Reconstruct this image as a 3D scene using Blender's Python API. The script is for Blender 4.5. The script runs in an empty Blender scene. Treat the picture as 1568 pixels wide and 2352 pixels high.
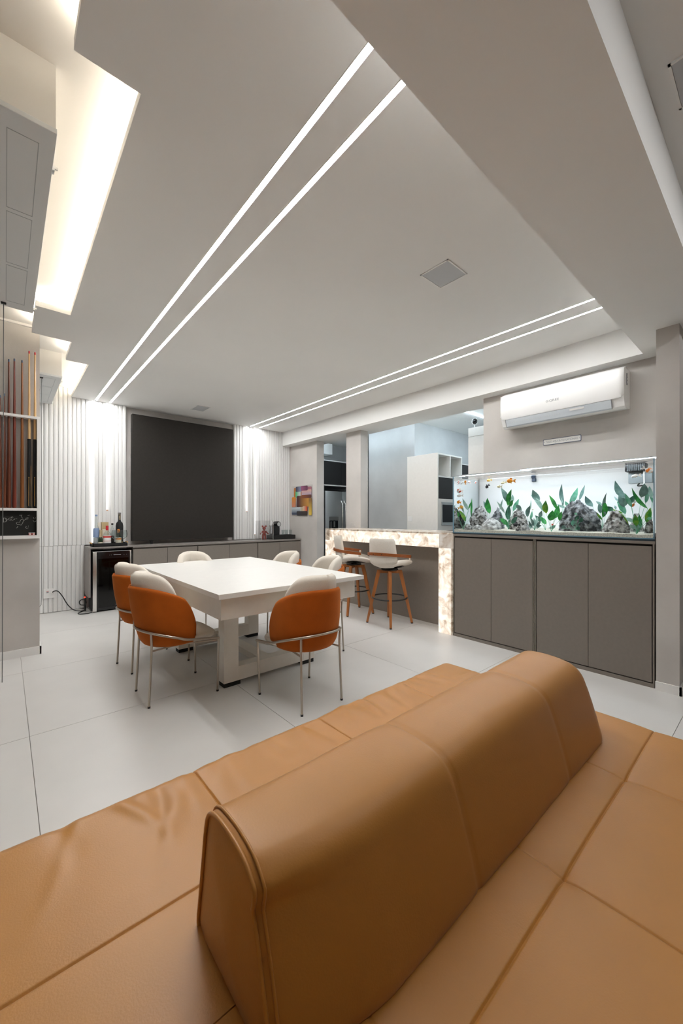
import bpy, bmesh, math, random
from math import sin, cos, pi, radians, sqrt, exp
from mathutils import Vector, Matrix, noise

random.seed(7)
sc = bpy.context.scene
COL = sc.collection

# ------------------------------------------------------------------ camera
cam = bpy.data.cameras.new('camera')
cam.sensor_fit = 'VERTICAL'
cam.sensor_height = 36.0
cam.lens = 889.0 / 2352.0 * 36.0
cam.shift_y = 12.0 / 2352.0
cam.clip_start = 0.02
cam_o = bpy.data.objects.new('camera', cam)
COL.objects.link(cam_o)
cam_o.location = (0, 0, 1.25)
cam_o.rotation_euler = (pi / 2, 0, -radians(40.97))
sc.camera = cam_o

# ------------------------------------------------------------------ world and exposure
world = bpy.data.worlds.new('world')
sc.world = world
world.use_nodes = True
bg = world.node_tree.nodes['Background']
bg.inputs['Color'].default_value = (0.86, 0.92, 1.0, 1)
bg.inputs['Strength'].default_value = 0.3
sc.view_settings.view_transform = 'Standard'
sc.view_settings.look = 'None'
sc.view_settings.gamma = 1.0
sc.view_settings.exposure = 1.36
sc.view_settings.use_curve_mapping = False
sc.cycles.use_denoising = True
sc.cycles.max_bounces = 10
sc.cycles.diffuse_bounces = 6
sc.cycles.glossy_bounces = 4
sc.cycles.transparent_max_bounces = 24
sc.cycles.transmission_bounces = 8
sc.cycles.sample_clamp_indirect = 6.0
sc.cycles.caustics_reflective = False
sc.cycles.caustics_refractive = False

STRIP = 32.0          # ceiling LED strips
WALLSTRIP = 1.3       # LED strips in the ribbed panels
COVE = 18.0           # warm LED tape on the ceiling slab edge
KITCHEN = 36.0        # kitchen LED strips
AQUA = 9.5           # aquarium lamps
ONYX = 0.60            # backlit stone

# ------------------------------------------------------------------ materials
M = {}
def mat(name, col, rough=0.5, metal=0.0, spec=0.5, nscale=0, namt=0.0, bscale=0, bstr=0.0, emit=None, estr=0.0, sheen=0.0, coat=0.0, ndetail=3, nstretch=None, bdist=0.01):
    m = bpy.data.materials.new(name)
    m.use_nodes = True
    nt = m.node_tree
    b = nt.nodes['Principled BSDF']
    b.inputs['Base Color'].default_value = (*col, 1)
    b.inputs['Roughness'].default_value = rough
    b.inputs['Metallic'].default_value = metal
    b.inputs['Specular IOR Level'].default_value = spec
    b.inputs['Sheen Weight'].default_value = sheen
    b.inputs['Coat Weight'].default_value = coat
    tc = nt.nodes.new('ShaderNodeTexCoord')
    src = tc.outputs['Object']
    if nstretch:
        mp = nt.nodes.new('ShaderNodeMapping')
        mp.inputs['Scale'].default_value = nstretch
        nt.links.new(src, mp.inputs['Vector'])
        src = mp.outputs['Vector']
    if namt:
        n = nt.nodes.new('ShaderNodeTexNoise')
        n.inputs['Scale'].default_value = nscale
        n.inputs['Detail'].default_value = ndetail
        nt.links.new(src, n.inputs['Vector'])
        r = nt.nodes.new('ShaderNodeMapRange')
        r.inputs['From Min'].default_value = 0.3
        r.inputs['From Max'].default_value = 0.7
        r.inputs['To Min'].default_value = 1 - namt
        r.inputs['To Max'].default_value = 1 + namt
        nt.links.new(n.outputs['Fac'], r.inputs['Value'])
        mx = nt.nodes.new('ShaderNodeVectorMath')
        mx.operation = 'SCALE'
        mx.inputs[0].default_value = col
        nt.links.new(r.outputs['Result'], mx.inputs['Scale'])
        nt.links.new(mx.outputs[0], b.inputs['Base Color'])
    if bstr:
        n2 = nt.nodes.new('ShaderNodeTexNoise')
        n2.inputs['Scale'].default_value = bscale
        n2.inputs['Detail'].default_value = 4
        nt.links.new(src, n2.inputs['Vector'])
        bp = nt.nodes.new('ShaderNodeBump')
        bp.inputs['Strength'].default_value = bstr
        bp.inputs['Distance'].default_value = bdist
        nt.links.new(n2.outputs['Fac'], bp.inputs['Height'])
        nt.links.new(bp.outputs['Normal'], b.inputs['Normal'])
    if emit:
        b.inputs['Emission Color'].default_value = (*emit, 1)
        b.inputs['Emission Strength'].default_value = estr
    M[name] = m
    return m

def spots(name, col_a, col_b, scale, lo, hi, rough=0.5, bstr=0.0, bscale=0.0, spec=0.5, bdist=0.01, detail=4):
    """two colours mixed by a noise threshold"""
    m = mat(name, col_a, rough, spec=spec, bstr=bstr, bscale=bscale, bdist=bdist)
    nt = m.node_tree
    b = nt.nodes['Principled BSDF']
    tc = nt.nodes.new('ShaderNodeTexCoord')
    n = nt.nodes.new('ShaderNodeTexNoise')
    n.inputs['Scale'].default_value = scale
    n.inputs['Detail'].default_value = detail
    nt.links.new(tc.outputs['Object'], n.inputs['Vector'])
    r = nt.nodes.new('ShaderNodeValToRGB')
    r.color_ramp.elements[0].position = lo
    r.color_ramp.elements[0].color = (*col_a, 1)
    r.color_ramp.elements[1].position = hi
    r.color_ramp.elements[1].color = (*col_b, 1)
    nt.links.new(n.outputs['Fac'], r.inputs['Fac'])
    nt.links.new(r.outputs['Color'], b.inputs['Base Color'])
    return m

def clear(name, tint=(1, 1, 1), gloss=0.06, rough=0.02, ior=1.45):
    """thin clear sheet: transparent with a Fresnel reflection"""
    m = bpy.data.materials.new(name)
    m.use_nodes = True
    nt = m.node_tree
    nt.nodes.remove(nt.nodes['Principled BSDF'])
    out = nt.nodes['Material Output']
    t = nt.nodes.new('ShaderNodeBsdfTransparent')
    t.inputs['Color'].default_value = (*tint, 1)
    g = nt.nodes.new('ShaderNodeBsdfGlossy')
    g.inputs['Roughness'].default_value = rough
    f = nt.nodes.new('ShaderNodeFresnel')
    f.inputs['IOR'].default_value = ior
    mul = nt.nodes.new('ShaderNodeMath')
    mul.operation = 'MULTIPLY'
    mul.inputs[1].default_value = gloss / 0.04
    nt.links.new(f.outputs['Fac'], mul.inputs[0])
    mul.use_clamp = True
    geo = nt.nodes.new('ShaderNodeNewGeometry')      # only the outer skin of a sheet mirrors
    inv = nt.nodes.new('ShaderNodeMath')
    inv.operation = 'SUBTRACT'
    inv.inputs[0].default_value = 1.0
    nt.links.new(geo.outputs['Backfacing'], inv.inputs[1])
    fr = nt.nodes.new('ShaderNodeMath')
    fr.operation = 'MULTIPLY'
    nt.links.new(mul.outputs[0], fr.inputs[0])
    nt.links.new(inv.outputs[0], fr.inputs[1])
    mix = nt.nodes.new('ShaderNodeMixShader')
    nt.links.new(fr.outputs[0], mix.inputs['Fac'])
    nt.links.new(t.outputs[0], mix.inputs[1])
    nt.links.new(g.outputs[0], mix.inputs[2])
    nt.links.new(mix.outputs[0], out.inputs['Surface'])
    M[name] = m
    return m

def glow(name, col, strength):
    m = bpy.data.materials.new(name)
    m.use_nodes = True
    nt = m.node_tree
    nt.nodes.remove(nt.nodes['Principled BSDF'])
    e = nt.nodes.new('ShaderNodeEmission')
    e.inputs['Color'].default_value = (*col, 1)
    e.inputs['Strength'].default_value = strength
    nt.links.new(e.outputs[0], nt.nodes['Material Output'].inputs['Surface'])
    M[name] = m
    return m

mat('ceiling_paint', (0.80, 0.80, 0.785), 0.85, spec=0.2, nscale=1.5, namt=0.015)
mat('white_paint', (0.82, 0.815, 0.80), 0.6, spec=0.3)
mat('warm_paint', (0.82, 0.80, 0.76), 0.7, spec=0.25)
mat('grey_plaster', (0.54, 0.515, 0.49), 0.8, spec=0.2, nscale=2.2, namt=0.09, ndetail=6, bscale=60, bstr=0.05)
mat('grey_plaster_cool', (0.52, 0.53, 0.53), 0.8, spec=0.2, nscale=1.6, namt=0.12, ndetail=6, bscale=60, bstr=0.05)
mat('porcelain_tile', (0.64, 0.63, 0.61), 0.36, spec=0.45, nscale=3.0, namt=0.03, ndetail=6)
mat('grout', (0.36, 0.345, 0.32), 0.8)
mat('rib_white', (0.77, 0.77, 0.76), 0.55, spec=0.3)
mat('taupe', (0.215, 0.19, 0.165), 0.5, spec=0.3, nscale=40, namt=0.03)
mat('taupe_light', (0.235, 0.215, 0.20), 0.45, spec=0.35)
mat('dark_gap', (0.015, 0.014, 0.013), 0.7)
mat('dark_panel', (0.028, 0.025, 0.022), 0.75, spec=0.2, nscale=30, namt=0.06)
mat('black_plastic', (0.012, 0.012, 0.012), 0.35)
mat('black_matte', (0.018, 0.018, 0.018), 0.7, spec=0.25)
mat('black_gloss', (0.008, 0.008, 0.009), 0.08)
mat('kitchen_black', (0.022, 0.022, 0.022), 0.5)
mat('steel', (0.62, 0.64, 0.64), 0.42, metal=0.85)
mat('steel_bright', (0.72, 0.70, 0.67), 0.25, metal=1.0)
mat('nickel', (0.46, 0.405, 0.34), 0.33, metal=1.0)
mat('white_laminate', (0.80, 0.785, 0.75), 0.33, spec=0.45, nscale=25, namt=0.015)
mat('cream_laminate', (0.76, 0.73, 0.67), 0.45, spec=0.35, nscale=25, namt=0.02)
mat('velvet', (0.39, 0.085, 0.007), 0.85, spec=0.15, sheen=0.35, nscale=9, namt=0.10, bscale=180, bstr=0.08)
M['velvet'].node_tree.nodes['Principled BSDF'].inputs['Sheen Tint'].default_value = (1.0, 0.45, 0.15, 1)
mat('cream_fabric', (0.70, 0.645, 0.565), 0.9, spec=0.15, sheen=0.15, nscale=220, namt=0.05, bscale=300, bstr=0.12)
mat('bouclé', (0.74, 0.70, 0.63), 0.9, spec=0.15, nscale=160, namt=0.06, bscale=220, bstr=0.15)
mat('leather', (0.44, 0.190, 0.029), 0.42, spec=0.6, sheen=0.12, nscale=7, namt=0.04, bscale=260, bstr=0.06)
mat('leather_seam', (0.20, 0.075, 0.018), 0.6)
mat('stool_wood', (0.36, 0.125, 0.028), 0.42, nscale=6, namt=0.18, nstretch=(6, 6, 0.8))
mat('hoop_wood', (0.30, 0.085, 0.02), 0.35, nscale=10, namt=0.18, nstretch=(2, 2, 6))
mat('cue_dark', (0.13, 0.035, 0.015), 0.3, nscale=5, namt=0.25, nstretch=(8, 8, 0.6))
mat('cue_red', (0.16, 0.028, 0.014), 0.3, nscale=5, namt=0.2, nstretch=(8, 8, 0.6))
mat('cue_brown', (0.24, 0.085, 0.022), 0.3, nscale=5, namt=0.2, nstretch=(8, 8, 0.6))
mat('cue_maple', (0.72, 0.47, 0.22), 0.3, nscale=5, namt=0.12, nstretch=(8, 8, 0.6))
mat('gold_inlay', (0.62, 0.34, 0.09), 0.35)
mat('chalkboard', (0.012, 0.013, 0.011), 0.8)
mat('chalk', (0.55, 0.56, 0.53), 0.9)
mat('red_print', (0.55, 0.05, 0.04), 0.6)
mat('paper_white', (0.80, 0.79, 0.77), 0.7)
mat('ac_white', (0.85, 0.85, 0.84), 0.3, spec=0.5)
mat('ac_louvre', (0.62, 0.67, 0.72), 0.35)
mat('grey_print', (0.25, 0.26, 0.28), 0.6)
mat('grille_grey', (0.50, 0.52, 0.54), 0.6)
mat('panel_door', (0.70, 0.72, 0.72), 0.5)
mat('panel_groove', (0.42, 0.45, 0.46), 0.6)
mat('sand', (0.62, 0.60, 0.52), 0.95, nscale=140, namt=0.3, bscale=200, bstr=0.5)
spots('rock_dark', (0.03, 0.035, 0.04), (0.33, 0.35, 0.37), 26, 0.40, 0.62, 0.9, bstr=0.9, bscale=45, bdist=0.02)
spots('rock_mid', (0.06, 0.06, 0.055), (0.50, 0.50, 0.49), 34, 0.38, 0.60, 0.9, bstr=0.9, bscale=55, bdist=0.02)
spots('rock_light', (0.18, 0.19, 0.19), (0.70, 0.72, 0.72), 22, 0.35, 0.60, 0.9, bstr=0.7, bscale=45, bdist=0.02)
spots('leaf_green', (0.012, 0.22, 0.05), (0.05, 0.42, 0.07), 30, 0.4, 0.65, 0.4)
spots('leaf_yellow', (0.03, 0.27, 0.02), (0.22, 0.42, 0.03), 24, 0.4, 0.65, 0.4)
spots('leaf_teal', (0.10, 0.21, 0.19), (0.20, 0.34, 0.31), 24, 0.4, 0.65, 0.45)
spots('leaf_pale', (0.27, 0.48, 0.42), (0.42, 0.62, 0.56), 24, 0.4, 0.65, 0.45)
spots('leaf_half', (0.08, 0.40, 0.22), (0.24, 0.54, 0.42), 24, 0.4, 0.65, 0.45)
spots('leaf_dark', (0.015, 0.09, 0.06), (0.04, 0.20, 0.11), 24, 0.4, 0.65, 0.4)
spots('fish_orange', (0.85, 0.26, 0.01), (0.92, 0.42, 0.03), 60, 0.4, 0.6, 0.35)
spots('fish_gold', (0.80, 0.34, 0.02), (0.80, 0.58, 0.18), 70, 0.4, 0.6, 0.35)
spots('fish_white', (0.84, 0.84, 0.82), (0.80, 0.62, 0.50), 50, 0.56, 0.72, 0.35)
spots('fish_redwhite', (0.80, 0.80, 0.78), (0.75, 0.07, 0.02), 42, 0.50, 0.56, 0.35)
spots('fish_orangewhite', (0.82, 0.82, 0.80), (0.88, 0.22, 0.02), 36, 0.47, 0.53, 0.35)
spots('fish_silver', (0.45, 0.44, 0.33), (0.62, 0.52, 0.24), 60, 0.4, 0.6, 0.3)
mat('fish_black', (0.012, 0.014, 0.02), 0.4)
mat('fish_fin', (0.75, 0.72, 0.68), 0.4)
mat('tank_back', (0.86, 0.875, 0.89), 0.6, spec=0.2)
mat('tank_mirror', (0.90, 0.93, 0.95), 0.06, metal=1.0)
mat('tank_edge', (0.16, 0.28, 0.36), 0.15)
mat('tank_base', (0.02, 0.035, 0.045), 0.3)
mat('filter_grey', (0.28, 0.31, 0.32), 0.4)
mat('magnet_blue', (0.06, 0.09, 0.15), 0.4)
mat('label_blue', (0.22, 0.31, 0.50), 0.5)
mat('label_cream', (0.75, 0.70, 0.58), 0.6)
mat('champagne_foil', (0.62, 0.50, 0.32), 0.35, metal=0.5)
mat('green_bottle', (0.012, 0.03, 0.012), 0.1)
mat('kraft', (0.50, 0.38, 0.20), 0.7)
mat('orange_cap', (0.75, 0.26, 0.05), 0.4)
mat('red_cap', (0.55, 0.02, 0.03), 0.35)
mat('figurine_red', (0.24, 0.045, 0.035), 0.18, spec=0.6)
mat('sign_frame', (0.10, 0.13, 0.20), 0.4)
mat('amber', (0.55, 0.25, 0.08), 0.4)
mat('cable_black', (0.01, 0.01, 0.01), 0.5)
mat('cord_grey', (0.16, 0.17, 0.17), 0.5)
clear('clear_glass', (0.97, 0.985, 0.98), 0.06)
clear('tank_glass', (0.985, 0.995, 0.995), 0.035)
clear('bottle_glass', (0.90, 0.93, 0.93), 0.10)
clear('acrylic', (0.97, 0.97, 0.97), 0.07)
clear('water', (0.995, 0.998, 1.0), 0.02, ior=1.33)
clear('fridge_glass', (0.10, 0.11, 0.10), 0.05, rough=0.05)
glow('led_white', (0.99, 0.985, 0.98), STRIP)
glow('led_band_fill', (0.99, 0.985, 0.98), 16.0)
glow('led_wall', (1.0, 0.985, 0.97), WALLSTRIP)
glow('led_warm', (1.0, 0.90, 0.76), COVE)
glow('led_kitchen', (0.74, 0.89, 1.0), KITCHEN)
glow('led_kitchen_fill', (0.74, 0.89, 1.0), 16.0)
glow('led_aqua', (0.80, 0.91, 1.0), AQUA)
mat('status_red', (0.5, 0.02, 0.01), 0.4, emit=(1, 0.05, 0.02), estr=0.6)

def onyx(name, lit):
    m = mat(name, (0.70, 0.62, 0.54), 0.18, spec=0.5)
    nt = m.node_tree
    b = nt.nodes['Principled BSDF']
    tc = nt.nodes.new('ShaderNodeTexCoord')
    n1 = nt.nodes.new('ShaderNodeTexNoise')
    n1.inputs['Scale'].default_value = 8
    n1.inputs['Detail'].default_value = 5
    n1.inputs['Roughness'].default_value = 0.6
    n1.inputs['Distortion'].default_value = 1.6
    nt.links.new(tc.outputs['Object'], n1.inputs['Vector'])
    r = nt.nodes.new('ShaderNodeValToRGB')
    e = r.color_ramp.elements
    e[0].position = 0.32
    e[0].color = (0.32, 0.23, 0.16, 1)
    e[1].position = 0.66
    e[1].color = (1.0, 0.95, 0.87, 1)
    e.new(0.47).color = (0.66, 0.55, 0.44, 1)
    nt.links.new(n1.outputs['Fac'], r.inputs['Fac'])
    if lit:
        nt.links.new(r.outputs['Color'], b.inputs['Emission Color'])
        b.inputs['Emission Strength'].default_value = ONYX * lit
        b.inputs['Base Color'].default_value = (0.25, 0.22, 0.19, 1)
    else:
        nt.links.new(r.outputs['Color'], b.inputs['Base Color'])
    return m
onyx('onyx_lit', 0.85)
onyx('onyx_dim', 0.28)
onyx('onyx', 0)

# ------------------------------------------------------------------ mesh builder
class MB:
    def __init__(s):
        s.v = []; s.f = []
    def add(s, vs, fs):
        o = len(s.v)
        s.v += [tuple(p) for p in vs]
        s.f += [tuple(i + o for i in f) for f in fs]
        return s
    def box(s, x0, x1, y0, y1, z0, z1, bev=0.0, seg=2):
        if bev <= 0:
            vs = [(x, y, z) for z in (z0, z1) for y in (y0, y1) for x in (x0, x1)]
            return s.add(vs, [(0, 2, 3, 1), (4, 5, 7, 6), (0, 1, 5, 4), (2, 6, 7, 3), (0, 4, 6, 2), (1, 3, 7, 5)])
        bm = bmesh.new()
        bmesh.ops.create_cube(bm, size=1)
        for v in bm.verts:
            v.co = Vector(((x0 + x1) / 2 + v.co.x * (x1 - x0), (y0 + y1) / 2 + v.co.y * (y1 - y0), (z0 + z1) / 2 + v.co.z * (z1 - z0)))
        bmesh.ops.bevel(bm, geom=bm.edges[:], offset=bev, segments=seg, profile=0.5, affect='EDGES')
        return s.bm(bm)
    def bm(s, bm):
        bm.verts.index_update()
        s.add([v.co[:] for v in bm.verts], [[v.index for v in f.verts] for f in bm.faces])
        bm.free()
        return s
    def prism(s, poly, a, b, axis='z'):
        """2D polygon extruded from a to b; axis z: (x,y), axis x: (y,z), axis y: (x,z)"""
        n = len(poly)
        def p(q, h):
            return {'z': (q[0], q[1], h), 'x': (h, q[0], q[1]), 'y': (q[0], h, q[1])}[axis]
        vs = [p(q, a) for q in poly] + [p(q, b) for q in poly]
        fs = [(i, (i + 1) % n, n + (i + 1) % n, n + i) for i in range(n)]
        fs += [tuple(range(n - 1, -1, -1)), tuple(range(n, 2 * n))]
        return s.add(vs, fs)
    def tube(s, pts, r, n=8, closed=False, flat=1.0):
        P = [Vector(p) for p in pts]
        m = len(P)
        rs = r if isinstance(r, (list, tuple)) else [r] * m
        def tan(i):
            if closed:
                return (P[(i + 1) % m] - P[i - 1]).normalized()
            a, b = max(i - 1, 0), min(i + 1, m - 1)
            return (P[b] - P[a]).normalized()
        t0 = tan(0)
        up = Vector((0, 0, 1)) if abs(t0.z) < 0.9 else Vector((1, 0, 0))
        u = t0.cross(up).normalized()
        vs = []
        for i in range(m):
            t = tan(i)
            u = (u - t * u.dot(t)).normalized()
            w = t.cross(u)
            for k in range(n):
                a = 2 * pi * k / n
                vs.append(P[i] + u * cos(a) * rs[i] + w * sin(a) * rs[i] * flat)
        fs = []
        for i in range(m if closed else m - 1):
            j = (i + 1) % m
            for k in range(n):
                l = (k + 1) % n
                fs.append((i * n + k, i * n + l, j * n + l, j * n + k))
        if not closed:
            fs += [tuple(range(n - 1, -1, -1)), tuple((m - 1) * n + k for k in range(n))]
        return s.add(vs, fs)
    def lathe(s, prof, n=20, c=(0, 0, 0), cap=True):
        vs = []
        for r, z in prof:
            for k in range(n):
                a = 2 * pi * k / n
                vs.append((c[0] + r * cos(a), c[1] + r * sin(a), c[2] + z))
        m = len(prof)
        fs = [(i * n + k, i * n + (k + 1) % n, (i + 1) * n + (k + 1) % n, (i + 1) * n + k) for i in range(m - 1) for k in range(n)]
        if cap:
            fs += [tuple(range(n - 1, -1, -1)), tuple((m - 1) * n + k for k in range(n))]
        return s.add(vs, fs)
    def surf(s, fn, nu, nv, closeu=False, closev=False):
        vs = [fn(i / (nu - (0 if closeu else 1)), j / (nv - (0 if closev else 1))) for i in range(nu) for j in range(nv)]
        fs = []
        for i in range(nu if closeu else nu - 1):
            for j in range(nv if closev else nv - 1):
                a, b = (i + 1) % nu, (j + 1) % nv
                fs.append((i * nv + j, a * nv + j, a * nv + b, i * nv + b))
        return s.add(vs, fs)
    def ball(s, c, r, nu=16, nv=10):
        if not isinstance(r, (tuple, list)):
            r = (r, r, r)
        return s.surf(lambda u, v: (c[0] + r[0] * cos(2 * pi * u) * sin(pi * v), c[1] + r[1] * sin(2 * pi * u) * sin(pi * v), c[2] - r[2] * cos(pi * v)), nu, nv, closeu=True)
    def cyl(s, a, b, r, n=14):
        return s.tube([a, b], r, n)
    def xf(s, mtx):
        s.v = [tuple(mtx @ Vector(p)) for p in s.v]
        return s
    def mesh(s, name, m=None, smooth=None):
        me = bpy.data.meshes.new(name)
        me.from_pydata(s.v, [], s.f)
        bm = bmesh.new()
        bm.from_mesh(me)
        bmesh.ops.remove_doubles(bm, verts=bm.verts, dist=1e-6)
        bmesh.ops.recalc_face_normals(bm, faces=bm.faces)
        bm.to_mesh(me)
        bm.free()
        if m:
            me.materials.append(M[m])
        if smooth is not None:
            me.polygons.foreach_set('use_smooth', [True] * len(me.polygons))
            if smooth < 180:
                me.set_sharp_from_angle(angle=radians(smooth))
        me.update()
        return me
    def obj(s, name, m, parent=None, smooth=None, loc=None):
        o = bpy.data.objects.new(name, s.mesh(name, m, smooth))
        COL.objects.link(o)
        if loc:
            o.location = loc
        if parent:
            o.parent = parent
        return o

def tag(o, label, cat, group=None, kind=None):
    o['label'] = label
    o['category'] = cat
    if group: o['group'] = group
    if kind: o['kind'] = kind
    return o

def thing(name, label, cat, loc=(0, 0, 0), rz=0, group=None):
    o = bpy.data.objects.new(name, None)
    o.empty_display_size = 0.1
    COL.objects.link(o)
    o.location = loc
    o.rotation_euler = (0, 0, rz)
    return tag(o, label, cat, group)

def struct(name, mb, m, smooth=None, parent=None, label=None):
    o = mb.obj(name, m, parent, smooth)
    o['kind'] = 'structure'
    if label: o['label'] = label
    return o

def share(name, me, parent=None, loc=(0, 0, 0), rot=(0, 0, 0)):
    o = bpy.data.objects.new(name, me)
    COL.objects.link(o)
    o.location = loc
    o.rotation_euler = rot
    if parent: o.parent = parent
    return o

def dup(root, loc, rz, label, group=None):
    """a thing and its parts and sub-parts copied one by one"""
    r = root.copy()
    COL.objects.link(r)
    r.location = loc
    r.rotation_euler = (0, 0, rz)
    r['label'] = label
    if group: r['group'] = group
    for ch in list(root.children):
        c = ch.copy(); COL.objects.link(c); c.parent = r
        for g in ch.children:
            d = g.copy(); COL.objects.link(d); d.parent = c
    return r

def text(name, s, size, m, parent, loc, rot, extrude=0.0006, align='CENTER', sx=1.0, fit=0):
    cu = bpy.data.curves.new(name, 'FONT')
    cu.body = s
    cu.size = size
    cu.extrude = extrude
    cu.align_x = align
    cu.align_y = 'CENTER'
    tmp = bpy.data.objects.new(name + '_tmp', cu)
    COL.objects.link(tmp)
    bpy.context.view_layer.update()
    me = bpy.data.meshes.new_from_object(tmp.evaluated_get(bpy.context.evaluated_depsgraph_get()))
    bpy.data.objects.remove(tmp)
    me.materials.clear()
    me.materials.append(M[m])
    o = bpy.data.objects.new(name, me)
    COL.objects.link(o)
    o.location = loc
    o.rotation_euler = rot
    w = max(v.co.x for v in me.vertices) - min(v.co.x for v in me.vertices)
    k = (fit / w if fit else sx)
    o.scale = (k, 1, 1)
    o.parent = parent
    return o
FACE_NEG_X = (pi / 2, 0, -pi / 2)     # text standing up on a face that looks towards -X
FACE_NEG_Y = (pi / 2, 0, 0)
def pieces(name, mbs, m, parent, smooth=None):
    return [mb.obj(name, m, parent, smooth) for mb in mbs]
def kids(t, specs):
    for name, mb, m, sm in specs:
        mb.obj(name, m, t, sm)
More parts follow.
